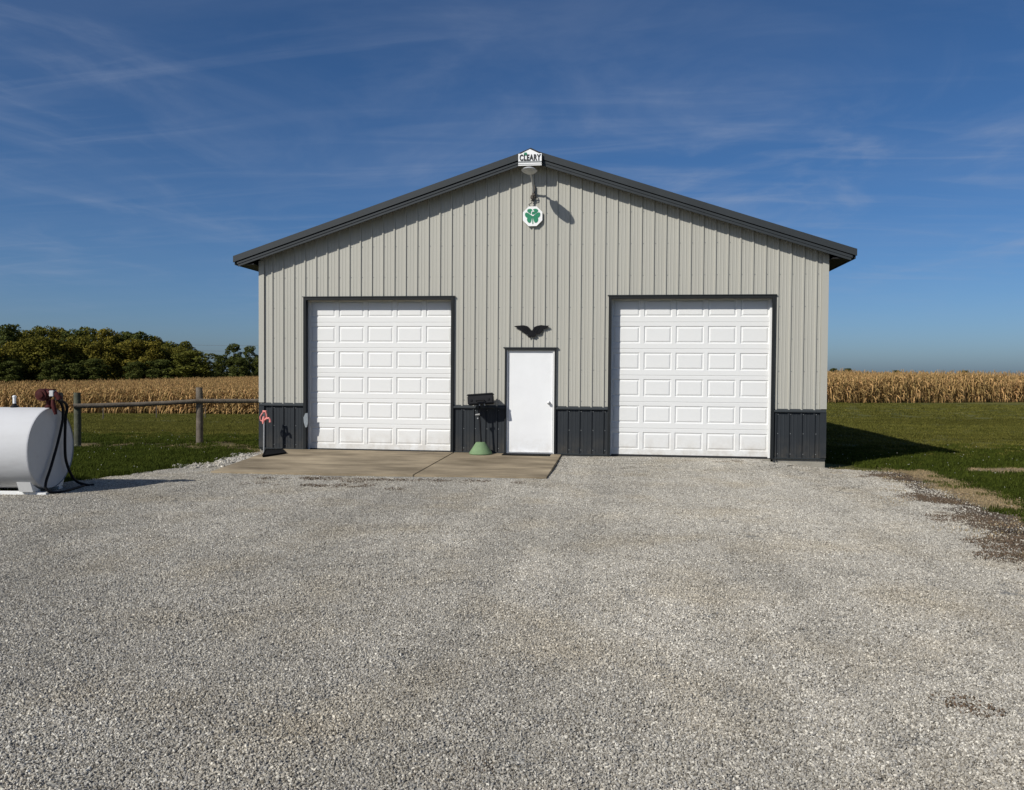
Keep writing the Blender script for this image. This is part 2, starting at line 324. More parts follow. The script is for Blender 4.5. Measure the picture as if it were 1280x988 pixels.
# ------------------------------------------------------------------ ground
def axis(a, fine0, fine1, b, step, grow=1.25):
    mid = list(np.arange(fine0, fine1+1e-6, step)); s = step; lo = []; x = fine0
    while x > a: s *= grow; x -= s; lo.append(x)
    s = step; hi = []; x = fine1
    while x < b: s *= grow; x += s; hi.append(x)
    return np.array(lo[::-1]+mid+hi)
gx = axis(-3500, -22, 26, 3500, .5); gy = axis(-300, -16, 30, 4000, .5)
X, Y = np.meshgrid(gx, gy); Z = T(X, Y); nx = len(gx)
ii = (np.arange(len(gy)-1)[:, None]*nx+np.arange(nx-1)[None]).ravel()
g_me = raw('ground', np.stack([X, Y, Z], -1).reshape(-1, 3), np.stack([ii, ii+1, ii+nx+1, ii+nx], -1), 'lawn')
for p in g_me.polygons: p.use_smooth = True
ground = obj('ground', g_me); tag(ground, 'mown green lawn around the barn reaching to the horizon', 'ground', kind='structure')

gl = [on_ground(*p)[:2] for p in ((318, 574), (285, 579), (240, 585), (170, 595), (90, 606), (0, 617))]
gr = [on_ground(*p)[:2] for p in ((1036, 583), (1075, 588), (1105, 598), (1150, 618), (1190, 640), (1235, 668), (1280, 700))]
d = gl[-1]-gl[-2]; d /= np.linalg.norm(d)
LEFT = np.array([(-5.6, .3)]+[tuple(p) for p in gl]+[tuple(gl[-1]+d*3), tuple(gl[-1]+d*8+np.array((-2, -3))), (-22, -30)])
RIGHT = np.array([(5.6, .3)]+[tuple(p) for p in gr]+[tuple(gr[-1]+np.array((.5, -2.2))), tuple(gr[-1]+np.array((.9, -5))), (8, -30)])
POLY = np.concatenate([LEFT, RIGHT[::-1]])
def inside(P, poly=POLY):
    x, y = P[:, 0], P[:, 1]; r = np.zeros(len(P), bool); j = len(poly)-1
    for i in range(len(poly)):
        xi, yi = poly[i]; xj, yj = poly[j]
        c = ((yi > y) != (yj > y)) & (x < (xj-xi)*(y-yi)/(yj-yi+1e-12)+xi); r ^= c; j = i
    return r
def edge_dist(P, line):
    r = np.full(len(P), 1e9)
    for a, b in zip(line[:-1], line[1:]):
        ab = b-a; t = np.clip(((P-a)@ab)/(ab@ab), 0, 1); r = np.minimum(r, np.linalg.norm(P-(a+t[:, None]*ab), axis=1))
    return r
def wob(P, s=1.): return .5*np.sin(P[:, 0]*2.1*s+1.3*np.sin(P[:, 1]*1.7*s))+.3*np.sin(P[:, 1]*4.3*s+P[:, 0]*3.1*s)+.2*np.sin(P[:, 0]*9.1*s-P[:, 1]*7.3*s)
def sheet(name, x0, x1, y0, y1, st, keep, dz, m):
    xs = np.arange(x0, x1, st); ys = np.arange(y0, y1, st); XX, YY = np.meshgrid(xs, ys); n = len(xs)
    V = np.stack([XX, YY, T(XX, YY)+dz], -1).reshape(-1, 3)
    i = (np.arange(len(ys)-1)[:, None]*n+np.arange(n-1)[None]).ravel(); q = np.stack([i, i+1, i+n+1, i+n], -1)
    c = V[q].mean(1)[:, :2]; q = q[keep(c)]; u, inv = np.unique(q, return_inverse=True)
    return obj(name, raw(name, V[u], inv.reshape(-1, 4), m))
k_gravel = lambda P: (inside(P) & (edge_dist(P, RIGHT) > .10+.10*wob(P, 1.3))) | (edge_dist(P, LEFT) < .06+.05*wob(P, 2))
k_gs = lambda P: (inside(P) & (edge_dist(P, RIGHT) > .26+.16*wob(P, 1.1))) | (edge_dist(P, LEFT) < .06+.05*wob(P, 2))
drive = sheet('gravel_drive', -22, 9, -28, .28, .2, lambda P: k_gs(P) & ~((np.abs(P[:, 0]) < 5.4) & (P[:, 1] > .02)), .008, 'gravel')
tag(drive, 'pale grey crushed stone drive in front of the barn', 'drive', kind='structure')
soil = sheet('soil_verge', 5.0, 11, -14, .6, .12, lambda P: ((edge_dist(P, RIGHT) < .80+.15*wob(P, .8)) | (inside(P) & (edge_dist(P, RIGHT) < 1.3))) & (P[:, 1] < -.25), .004, 'soil')
tag(soil, 'bare brown soil along the edge of the drive', 'soil', kind='structure')
k_dry = lambda P: (edge_dist(P+np.array((-.80, -.35)), RIGHT) < .30+.14*wob(P, .9)) & ~inside(P) & (P[:, 1] > -4.8+.5*wob(P, .6)) & (P[:, 1] < .0)
dry1 = sheet('dry_turf_verge', 5.2, 11.5, -12, .8, .12, k_dry, .006, 'drygrass')
tag(dry1, 'strip of dead straw coloured turf beside the brown soil', 'dry turf', kind='structure')
pc = on_ground(1275, 590)[:2]
k_patch = lambda P: ((P[:, 0]-pc[0])/1.0)**2+((P[:, 1]-pc[1])/.55)**2 < 1+.4*wob(P, 1.6)
patch = sheet('bare_patch', pc[0]-2, pc[0]+2, pc[1]-1.5, pc[1]+1.5, .1, k_patch, .005, 'drygrass'); tag(patch, 'dried out tan patch in the lawn beyond the drive', 'bare patch', kind='structure')
A = on_ground(130, 557)[:2]; B = on_ground(318, 561)[:2]
k_fence = lambda P: edge_dist(P, np.array([A, on_ground(240, 556)[:2], B])) < .80+.35*wob(P, 1.1)
fp = sheet('worn_turf', A[0]-1.5, -5.5, -3, 4, .12, k_fence, .005, 'worn'); tag(fp, 'worn brown turf under the wooden fence', 'worn turf', kind='structure')

# concrete pad: two slabs with a joint
pad = empty('concrete_pad', (0, 0, -.10)); tag(pad, 'tan concrete pad in front of the left garage door', 'pad', kind='structure')
jb, jf = on_plane(568, 565.5, 0)[0], -1.60
def slab(poly, name='slab'):
    mb = MB(); n = len(poly); zt = lambda y: slab_z(y)+.10
    v = [(x, y, -.06) for x, y in poly]+[(x, y, zt(y)) for x, y in poly]
    mb.add(v, [tuple(range(n-1, -1, -1)), tuple(range(n, 2*n))]+[(i, (i+1) % n, n+(i+1) % n, n+i) for i in range(n)])
    return mb.build(name, 'conc', pad, bevel=.008)
fl, fr, fj, bl = on_slab(263, 589.5), on_slab(683.5, 597), on_slab(511, 593.5), on_slab(328.5, 572)
PF = fl[1]; bx_ = -5.16
slab([(fl[0], fl[1]), (jb-.006, fj[1]), (jb-.006, -.008), (bx_, -.008)])
slab([(jb+.006, fj[1]), (fr[0], fr[1]), (fr[0]+.01, -.008), (jb+.006, -.008)])

# ------------------------------------------------------------------ barn
barn = empty('metal_barn', (0, 0, 0)); tag(barn, 'tan ribbed metal barn with slate trim and two white garage doors', 'barn')
HW = 5.497; LEN = 14.6; OFF = -5.228; PITCH = .2286; OVER = .28; SL = .328; RZ = 5.768
zr = lambda x: RZ-SL*abs(x)
DOORS = ((-4.563, -1.508), (1.486, 4.559)); DZ = 3.03; EN = (-.498, .496); EZ = 2.03
HOLES = [(a+.03, b-.03, DZ-.03) for a, b in DOORS]+[(EN[0]+.03, EN[1]-.03, EZ-.03)]
prof = []
for k in range(-1, 48):
    c = OFF+k*PITCH
    prof += [(c-.022, 0), (c-.012, -.021), (c+.012, -.021), (c+.022, 0)]
    for o in (.083, .146): prof += [(c+o-.010, 0), (c+o-.003, -.0035), (c+o+.003, -.0035), (c+o+.010, 0)]
prof = np.array(prof)
yp = lambda x: float(np.interp(x, prof[:, 0], prof[:, 1]))
def wall_panel(name, x0, x1, zb, zt, m):
    xs = sorted({x0, x1, *[float(p) for p in prof[:, 0] if x0 < p < x1], *[h[i] for h in HOLES for i in (0, 1) if x0 < h[i] < x1]})
    if x0 < 0 < x1: xs = sorted({*xs, 0.0})
    mb = MB()
    for a, b in zip(xs[:-1], xs[1:]):
        if b-a < 1e-5: continue
        lo = zb
        for h in HOLES:
            if h[0]-1e-6 <= (a+b)/2 <= h[1]+1e-6: lo = max(zb, h[2])
        za, zb2 = (zt(a), zt(b)) if callable(zt) else (zt, zt)
        if min(za, zb2) <= lo: continue
        mb.add([(a, yp(a), lo), (b, yp(b), lo), (b, yp(b), zb2), (a, yp(a), za)], [(0, 1, 2, 3)])
    if not mb.v: return
    me = mb.mesh(name); bm = bmesh.new(); bm.from_mesh(me); bmesh.ops.remove_doubles(bm, verts=bm.verts, dist=1e-4); bm.normal_update()
    s = sum(f.normal.y for f in bm.faces)
    if s > 0: bmesh.ops.reverse_faces(bm, faces=bm.faces)
    bm.to_mesh(me); bm.free(); obj(name, me, m, barn)
edges = [-HW]+[OFF+.023+PITCH*(4*j+2) for j in range(0, 12) if OFF+.023+PITCH*(4*j+2) < HW-.1]+[HW]
for a, b in zip(edges[:-1], edges[1:]):
    wall_panel('siding_panel', a, b, .885, lambda x: zr(x)-.16, 'tan')
    wall_panel('wainscot_panel', a, b, .0, .885, 'slate')
spans = [(-HW, DOORS[0][0]), (DOORS[0][1], EN[0]), (EN[1], DOORS[1][0]), (DOORS[1][1], HW)]
for i, (a, b) in enumerate(spans):
    MB().prism([(-.044, .862), (-.044, .885), (-.004, .922), (.0, .862)], a+.002, b-.002, 'x').build('wainscot_trim', 'slate2', barn)
    MB().prism([(-.030, -.012), (-.034, .004), (-.002, .014), (.006, -.012)], a+.002, b-.002, 'x').build('base_trim', 'slate2', barn)
    MB().box(a+.003, b-.003, .012, .10, -.6, -.004).build('foundation', 'found', barn)
for s in (-1, 1):
    x0, x1 = (-HW-.004, -HW+.108) if s < 0 else (HW-.108, HW+.004)
    for z0, z1, m in ((.925, zr(HW)-.2, 'tan'), (.018, .860, 'slate')):
        sx0, sx1 = (x0, x0+.03) if s < 0 else (x1-.03, x1)
        MB().box(x0, x1, -.034, -.0245, z0, z1).box(sx0, sx1, -.0245, .11, z0, z1).build('corner_trim', m, barn)
    xw = s*HW
    mb = MB()
    for j in range(int(LEN/PITCH)):
        y = .11+j*PITCH; 
        for a, b, ya, yb in ((0, 0, y, y+.18), (0, .02, y+.18, y+.19), (.02, .02, y+.19, y+.21), (.02, 0, y+.21, y+PITCH)):
            mb.add([(xw+s*a, ya, -.1), (xw+s*b, yb, -.1), (xw+s*b, yb, zr(HW)-.12), (xw+s*a, ya, zr(HW)-.12)], [(0, 1, 2, 3)])
    mb.build('side_wall', 'tan', barn)
    MB().box(min(xw-s*.1, xw-s*.02), max(xw-s*.1, xw-s*.02), .11, LEN, -.6, -.002).build('foundation', 'found', barn)
MB().prism([(-HW, -.4), (HW, -.4), (HW, zr(HW)-.12), (0, RZ-.12), (-HW, zr(HW)-.12)], LEN+.02, LEN+.06, 'y').build('back_wall', 'tan', barn)
sc_ = MB()
for zrow in (1.02, 1.62, 2.22, 2.82, 3.42, 4.02, 4.62, 5.2, .08, .46, .82):
    for k in range(0, 47):
        x = OFF+k*PITCH+.038
        if zrow > zr(x)-.35 or any(h[0]-.06 < x < h[1]+.06 and zrow < h[2]+.06 for h in HOLES): continue
        if .84 < zrow < .95: continue
        sc_.add([(x+.007*math.cos(a), -.006, zrow+.007*math.sin(a)) for a in np.arange(6)*1.0472]+[(x+.009*math.cos(a), -.0003, zrow+.009*math.sin(a)) for a in np.arange(6)*1.0472], [(5, 4, 3, 2, 1, 0)]+[(i, (i+1) % 6, 6+(i+1) % 6, 6+i) for i in range(6)])
tag(sc_.build('screw_heads', 'signgrey', barn), kind='stuff')
# roof
TX = 5.91
roof = MB()
for s in (-1, 1):
    roof.prism([(0, RZ), (s*TX, zr(TX)), (s*TX, zr(TX)-.085), (0, RZ-.085)], -OVER+.03, LEN+.3, 'y')
roof = roof.build('roof', 'slate2', barn)
for s in (-1, 1):
    band = lambda a, b, x1=TX: [(0, RZ-a), (s*x1, zr(x1)-a), (s*x1, zr(x1)-b), (0, RZ-b)]
    MB().prism(band(-.006, .118, TX+.012), -OVER-.004, -OVER+.024, 'y').build('rake_trim', 'slate2', roof)
    MB().prism(band(.134, .178, TX-.06), -OVER+.016, -OVER+.036, 'y').build('lower_rake_trim', 'slate2', roof)
    MB().prism(band(.180, .228, TX-.08), -OVER+.026, -OVER+.046, 'y').build('lower_rake_trim', 'slate2', roof)
    MB().prism(band(.118, .150, TX-.03), -OVER+.05, .02, 'y').build('gable_soffit', 'dark', roof)
    MB().box(min(s*TX, s*(TX-.02)), max(s*TX, s*(TX-.02)), -OVER+.04, LEN+.28, zr(TX)-.17, zr(TX)-.087).build('eave_fascia', 'slate2', roof)
    MB().box(min(s*(HW+.02), s*(TX-.025)), max(s*(HW+.02), s*(TX-.025)), -OVER+.06, LEN, zr(TX)-.16, zr(TX)-.145).build('eave_soffit', 'dark', roof)
MB().prism([(-.16, zr(.16)+.004), (0, RZ+.03), (.16, zr(.16)+.004)], -OVER-.006, LEN+.3, 'y').build('ridge_cap', 'slate2', roof)

# overhead doors: six sections, five pressed panels each
PW, PH = .525, .330
def panel_mesh():
    rings = [(0, 0), (.013, .011), (.022, .012), (.046, .002), (.052, .0015)]; v = []; f = []
    for ins, dep in rings:
        x, z = PW/2-ins, PH/2-ins; v += [(-x, dep, -z), (x, dep, -z), (x, dep, z), (-x, dep, z)]
    for r in range(len(rings)-1):
        for k in range(4): f.append((r*4+k, r*4+(k+1) % 4, r*4+4+(k+1) % 4, r*4+4+k))
    e = 4*(len(rings)-1); f.append((e, e+1, e+2, e+3))
    me = raw('raised_panel', v, f, 'white'); return me
P_ME = panel_mesh()
REC = .150
for a, b in DOORS:
    wd = b-a-.03; cx = (a+b)/2; SH = (DZ+.02)/6
    gd = MB().box(-wd/2, wd/2, .030, .06, -.0, DZ+.01).build('garage_door', 'white', barn, loc=(cx, REC, .0))
    pit = wd/5*.985; pcx = [(k-2)*pit for k in range(5)]
    xs = [-wd/2]; 
    for c in pcx: xs += [c-PW/2, c+PW/2]
    xs.append(wd/2); zc = SH*.53; zs = [.001, .008, zc-PH/2, zc+PH/2, SH-.008, SH-.001]
    ys = [.004, 0, 0, 0, 0, .004]
    v = [(x, ys[j], z) for j, z in enumerate(zs) for x in xs]; n = len(xs); f = []
    for j in range(len(zs)-1):
        for i in range(n-1):
            if j == 2 and i % 2 == 1: continue
            f.append((j*n+i, j*n+i+1, (j+1)*n+i+1, (j+1)*n+i))
    n0 = len(v); v += [(x, .03, zs[0]) for x in (xs[0], xs[-1])]+[(x, .03, zs[-1]) for x in (xs[0], xs[-1])]
    f += [(n0, n0+1, n-1, 0), ((len(zs)-1)*n, len(zs)*n-1, n0+3, n0+2)]
    S_ME = raw('door_section', v, f, 'white')
    for r in range(6):
        obj('door_section', S_ME, None, gd, (0, 0, r*SH))
        for c in pcx: obj('raised_panel', P_ME, None, gd, (c, 0, r*SH+zc))
    MB().box(-wd/2, wd/2, -.004, .028, -.035, .002).build('bottom_seal', 'dark', gd)
    for s in (-1, 1):
        x = s*(wd/2-.03); MB().box(x-.028, x+.028, -.028, -.004, -.02, DZ-.01).build('door_stop', 'frame', gd, bevel=.006)
        xo = s*(b-a)/2
        tr = MB().box(min(xo, xo-s*.055), max(xo, xo-s*.055), -.048-REC, -.004-REC, -.02, DZ).build('door_trim', 'slate3', gd)
        MB().box(min(xo-s*.012, xo-s*.034), max(xo-s*.012, xo-s*.034), -.004-REC, .028, -.03, DZ-.034).build('jamb', 'slate', gd)
    MB().box(-(b-a)/2+.056, (b-a)/2-.056, -.048-REC, -.004-REC, DZ-.055, DZ).build('header_trim', 'slate3', gd)
    MB().box(-(b-a)/2+.036, (b-a)/2-.036, -.004-REC, .028, DZ-.034, DZ-.012).build('header_soffit', 'slate3', gd)
    MB().box(-(b-a)/2-.02, (b-a)/2+.02, -.06-REC, .0-REC, DZ+.002, DZ+.016).build('drip_edge', 'slate2', gd)
    MB().box(-(b-a)/2+.04, (b-a)/2-.04, -REC+.02, .1, -.5, -.036).build('sill', 'found', gd)
    for s in (-1, 1):
        x = s*((b-a)/2+.045); MB().tube([(x, -REC-.02, .0), (x, -REC-.03, -.045)], .012, 6).build('trim_end', 'black', gd)
# entry door
ed = MB().box(-.432, .432, 0, .045, .018, 1.985).build('entry_door', 'entry', barn, loc=((EN[0]+EN[1])/2, .014, .0), bevel=.003)
for s in (-1, 1):
    MB().box(min(s*.438, s*.474), max(s*.438, s*.474), -.030, .05, -.02, 2.0).build('door_jamb', 'frame', ed)
    MB().box(min(s*.464, s*.499), max(s*.464, s*.499), -.058, -.020, -.02, EZ).build('door_trim', 'slate3', ed)
MB().box(-.436, .436, -.030, .05, 1.990, 2.02).build('door_head', 'frame', ed)
MB().box(-.463, .463, -.058, -.020, EZ-.034, EZ).build('door_trim', 'slate3', ed)
MB().box(-.53, .53, -.066, -.022, EZ+.002, EZ+.02).build('drip_edge', 'slate2', ed)
MB().box(-.436, .436, -.075, .04, -.03, .014).build('threshold', 'alu', ed)
for zk, r in ((.98, .030),):
    MB().lathe([(r*1.05, 0), (r*1.1, -.008), (r*.5, -.016), (r*.5, -.03), (r, -.042), (r*.95, -.06), (r*.4, -.068)] if zk < 1 else [(r, 0), (r, -.012), (r*.7, -.018)], 16, (.36, 0, zk), 'y').build('door_knob' if zk < 1 else 'deadbolt', 'steel', ed, smooth=True)
for z in (.3, 1.0, 1.7): MB().tube([(-.435, -.004, z-.05), (-.435, -.004, z+.05)], .007, 6).build('hinge', 'steel', ed)
# worn paint on the left door trim
scp = [on_plane(x, y, -.055) for x, y in ((381.5, 517), (384.5, 516.5), (384.8, 528), (383.6, 534), (381.6, 534.5), (379.6, 528), (379.2, 522))]
MB().prism([(p[0], p[2]) for p in scp], -.0505, -.0482, 'y').build('worn_patch', 'scuff', barn)

# ------------------------------------------------------------------ things on the wall
P = on_plane(662.5, 199.2, -.33)
sg = empty('name_sign', tuple(P)); sg.scale = (.95, 1, .97); tag(sg, 'small white house shaped name sign at the peak of the gable', 'sign')
hw = .232
MB().prism([(-hw, -.098), (hw, -.098), (hw, .105), (hw-.05, .105), (0, .19), (-hw+.05, .105), (-hw, .105)], -.012, .012).build('plate', 'signw', sg)
MB().prism([(-hw+.02, .122), (0, .208), (hw-.02, .122), (hw-.035, .112), (0, .196), (-hw+.035, .112)], -.017, .012).build('gable_line', 'signk', sg)
MB().box(-hw, hw, -.0145, -.012, -.070, -.040).build('grey_band', 'signgrey', sg)
MB().box(-hw, hw, -.010, .012, -.124, -.1005).build('base_strip', 'signw', sg)
MB().box(-hw, hw, -.016, .010, -.100, -.0965).build('groove', 'signk', sg)
tm = text_mesh('CLEARY', .158, .003, .0070, .66, 1.16); o = obj('lettering', tm, 'signk', sg, (0, -.0155, .022))
def clover(parent, name, c, r, y0, y1, stem=True):
    for k, a in enumerate((90, 202, -22)):
        a = R(a); u = Vector((math.cos(a), math.sin(a))); v = Vector((-u.y, u.x)); pts = []
        for t in np.linspace(0, 2*math.pi, 22, endpoint=False):   # heart leaf
            hx = 16*math.sin(t)**3/17; hy = (13*math.cos(t)-5*math.cos(2*t)-2*math.cos(3*t)-math.cos(4*t))/17+.75
            q = u*(hy*r*.60+.14*r)+v*(hx*r*.86); pts.append((c[0]+q.x, c[1]+q.y))
        MB().prism(pts, y0, y1).build(name, 'signg', parent)
    if stem: MB().prism([(c[0]-.08*r, c[1]-.05*r), (c[0]+.08*r, c[1]-.05*r), (c[0]+.10*r, c[1]-1.15*r), (c[0]-.02*r, c[1]-1.2*r)], y0+.0005, y1+.0005).build('stem', 'signg', parent)
clover(sg, 'clover_leaf', (-.09, .098), .030, -.0185, -.0125)
MB().box(-.03, .03, .012, .05, -.06, .06).build('bracket', 'slate2', sg)

P = on_plane(665.8, 270.7, -.05)
os_ = empty('clover_sign', tuple(P)); tag(os_, 'white octagonal sign with green clover under the yard light', 'sign')
r8 = .187/math.cos(R(22.5)); MB().prism([(r8*math.cos(R(22.5+45*k)), r8*math.sin(R(22.5+45*k))) for k in range(8)], -.012, .012).build('plate', 'signw', os_)
clover(os_, 'clover_leaf', (0, .010), .132, -.018, -.0122)
o = obj('letter', text_mesh('C', .145, .003, .0035, .60), 'signw', os_, (.002, -.0215, .050))
MB().box(-.012, .012, .012, .048, -.13, .13).build('bracket', 'steel', os_)

wp = on_plane(667.3, 239, 0); hd = Vector(on_plane(661.8, 214.0, -.66))
yl = empty('yard_light', tuple(wp)); tag(yl, 'grey yard light on a bent arm below the gable peak', 'lamp')
lw = lambda v: tuple(Vector(v)-Vector(wp))
MB().box(-.03, .03, -.055, -.021, -.10, .10).build('wall_bracket', 'rust', yl, bevel=.006)
hb = Vector(lw(hd))
MB().tube([(0, -.05, -.04), (0, -.12, .02), (-.003, -.24, hb.z*.55), (hb.x*.6, -.36, hb.z*.88), (hb.x, -.46, hb.z-.012), (hb.x, -.52, hb.z-.005)], .019, 10).build('arm', 'lampg', yl, smooth=True)
mb = MB(); nR, nS = 26, 14; v = []; f = []
for i in range(nR):
    t = 2*math.pi*i/nR
    for j in range(nS):
        ph = -math.pi/2+math.pi*j/(nS-1); cx_ = math.cos(ph)*math.cos(t); cy_ = math.cos(ph)*math.sin(t); cz_ = math.sin(ph)
        taper = 1-.32*max(0, cy_)
        v.append((cx_*.160*taper, cy_*.25, (abs(cz_)**1.25)*(1 if cz_ > 0 else -1)*(.066 if cz_ > 0 else .050)))
for i in range(nR):
    for j in range(nS-1): f.append((i*nS+j, ((i+1) % nR)*nS+j, ((i+1) % nR)*nS+j+1, i*nS+j+1))
hh = mb.add(v, f).build('lamp_head', 'lampg', yl, smooth=True, loc=tuple(hb)); hh.scale = (.88, .95, .9)
MB().tube([(math.cos(t)*.163*(1-.32*max(0, math.sin(t))), math.sin(t)*.252, 0) for t in np.linspace(0, 2*math.pi, 28)], .006, 6).build('lamp_rim', 'steel', hh)
MB().lathe([(.03, 0), (.03, .04), (.015, .05)], 12, (0, .12, .055)).build('photocell', 'lampg', hh)
MB().box(-.055, .0, -.085, -.025, -.17, -.09).build('junction_box', 'rust', yl, bevel=.01)
MB().tube([(-.02, -.06, -.17), (-.03, -.07, -.24), (-.09, -.06, -.27), (-.06, -.05, -.30)], .009, 6).build('cable', 'black', yl)
MB().tube([(.01, -.05, -.02), (.03, -.08, -.08), (.045, -.07, -.15), (.0, -.05, -.19), (-.05, -.07, -.20)], .008, 6).build('cable', 'black', yl)
MB().tube([(-.06, -.05, -.13), (.06, -.06, -.125)], .012, 6).build('clamp', 'rust', yl)

bo = np.array((665.0, 414.0)); bp_ = on_plane(*bo, -.045)
bird = empty('bird_ornament', tuple(bp_)); tag(bird, 'black metal bird with spread wings above the entry door', 'wall ornament')
def bpoly(pts): return [(float(q[0]-bp_[0]), float(q[2]-bp_[2])) for q in (on_plane(630+x/18.29, 390+y/18.29, -.045) for x, y in pts)]
MB().prism(bpoly([(230, 330), (300, 318), (370, 312), (450, 308), (530, 325), (585, 368), (622, 440), (630, 500), (560, 525), (480, 500), (420, 450), (385, 432), (340, 400), (325, 398), (290, 365), (262, 352)]), -.004, .004).build('wing', 'iron', bird)
MB().prism(bpoly([(635, 440), (690, 350), (760, 318), (850, 303), (950, 316), (1032, 316), (1005, 338), (1055, 355), (1000, 366), (985, 378), (950, 374), (945, 402), (905, 390), (890, 430), (862, 470), (820, 502), (760, 515), (700, 495), (640, 505)]), -.006, .002).build('wing', 'iron', bird)
MB().prism(bpoly([(600, 430), (650, 425), (690, 470), (720, 505), (745, 540), (705, 560), (690, 598), (668, 572), (640, 582), (628, 556), (604, 600), (558, 588), (540, 552), (560, 500)]), -.014, -.005).build('body', 'iron', bird, bevel=.003)
for i, a in enumerate([((470, 340), (600, 470)), ((400, 345), (560, 490)), ((740, 345), (680, 470)), ((820, 335), (740, 480))]):
    q = bpoly(a); MB().tube([(q[0][0], -.008, q[0][1]), ((q[0][0]+q[1][0])/2+.004, -.010, (q[0][1]+q[1][1])/2+.01), (q[1][0], -.008, q[1][1])], .004, 5).build('feather_ridge', 'iron', bird)
for s in (-.12, .12): MB().tube([(s, .004, .03), (s, .045, .03)], .008, 6).build('mount', 'steel', bird)

# ------------------------------------------------------------------ things by the wall
hp = on_plane(330.0, 571, -.34); hz = float(T(hp[0], hp[1]))
hy = empty('yard_hydrant', (hp[0], hp[1], hz)); tag(hy, 'yard hydrant with faded red head on a grey pipe at the corner of the barn', 'hydrant')
def hpix(x, y, dy=0): q = on_plane(x, y, hp[1]); return (q[0]-hp[0], dy, q[2]-hz)
top = hpix(330.2, 527)
MB().tube([(0, 0, -.06), (top[0]*.5, 0, top[2]*.5), top], .0175, 10).build('standpipe', 'steel', hy, smooth=True)
head = MB().tube([hpix(329.2, 530), hpix(329.4, 526), hpix(330, 521)], [.022, .032, .026], 10).build('head', 'pink', hy, smooth=True)
MB().tube([hpix(329.5, 526), hpix(333, 523.5), hpix(336.5, 523), hpix(337.5, 524.5), hpix(337.6, 528)], [.026, .023, .021, .020, .022], 8).build('spout', 'pink', head, smooth=True)
MB().tube([hpix(*p) for p in ((328.5, 527), (325.6, 525.5), (325.0, 522), (326.8, 518.5), (329.2, 515.4))], .013, 8).build('lever', 'pink', head, smooth=True)
MB().tube([hpix(*p) for p in ((328.6, 514.6), (332.4, 514.8), (333.0, 518), (333.4, 522.5))], [.024, .026, .018, .015], 8).build('lever', 'pink', head, smooth=True)
MB().tube([hpix(330.2, 522), hpix(330.3, 516)], .008, 6).build('rod', 'steel', head)
q = [on_slab(x, y) for x, y in ((328.3, 572.0), (357.5, 567.4), (353.0, 562.2), (332, 563.2))]
dm = empty('drain_mat', tuple(q[0])); tag(dm, 'black rubber mat lying on the pad at the foot of the hydrant', 'mat')
qq = [(p[0]-q[0][0], p[1]-q[0][1]) for p in q]; qq = [(x, min(y, -.06-q[0][1])) for x, y in qq]
MB().prism(qq, -.01, .03, 'z').build('sheet', 'rubber', dm, bevel=.006)
mb = MB(); mb.tube([(x, y, .03) for x, y in qq+[qq[0]]], .012, 6); mb.build('rim', 'rubber', dm)

cb = on_slab(600.8, 567.9); cz = cb[2]+.001
st = empty('box_stand', (cb[0], cb[1], cz)); tag(st, 'black box on a thin pole with a green cone base', 'stand')
sp = lambda x, y: on_plane(x, y, cb[1])
rb = (sp(614.8, 567)[0]-sp(586.4, 567)[0])/2; rt = (sp(606.8, 553)[0]-sp(595, 553)[0])/2; ht = sp(600.8, 553)[2]-cz
MB().lathe([(rb*.96, 0), (rb, .012), (rb*.98, .035), (rt*1.05, ht-.012), (rt*.95, ht), (rt*.5, ht+.004)], 32).build('cone_base', 'green', st, smooth=True)
l = lambda x, y: (sp(x, y)[0]-cb[0], 0, sp(x, y)[2]-cz)
MB().tube([l(601.4, 553), l(599.6, 523), l(599.2, 507)], .016, 8).build('pole', 'iron', st, smooth=True)
MB().tube([tuple(np.array(l(594.5, 518.8))+(0, -.03, 0)), tuple(np.array(l(600, 518.2))+(0, -.03, 0))], [.014, .02], 8).build('clamp_lever', 'steel', st)
MB().tube([tuple(np.array(l(597.4, 523))+(0, -.035, 0)), tuple(np.array(l(597.4, 523))+(0, .02, 0))], .014, 8).build('clamp_knob', 'steel', st)
bc = l(601.0, 499.2); bx = empty('box', bc, 0, st); bx.rotation_euler = (R(-8), R(-4.5), R(4))
MB().box(-.245, .245, -.12, .12, -.098, .062).build('box_body', 'black', bx, bevel=.012)
MB().box(-.252, .252, -.127, .127, .064, .098).build('lid', 'black', bx, bevel=.012)
for x in (-.17, .16): MB().box(x-.02, x+.02, -.132, -.121, -.045, -.005).build('latch', 'iron', bx, bevel=.003)
MB().tube([(-.08, -.125, -.04), (-.08, -.16, -.04), (.08, -.16, -.04), (.08, -.125, -.04)], .008, 6).build('handle', 'iron', bx)
for x in (-.03, .07): MB().box(x-.012, x+.012, -.03, .03, -.125, -.099).build('mount_lug', 'steel', bx)

q = [on_plane(x, 569, -.1)[0] for x in (629.5, 688.5)]
dmat = MB().box(q[0], q[1], -.40, -.075, slab_z(-.2)-.006, slab_z(-.2)+.012).build('door_mat', 'rubber', None, bevel=.005); tag(dmat, 'thin black rubber mat at the white entry door', 'mat')
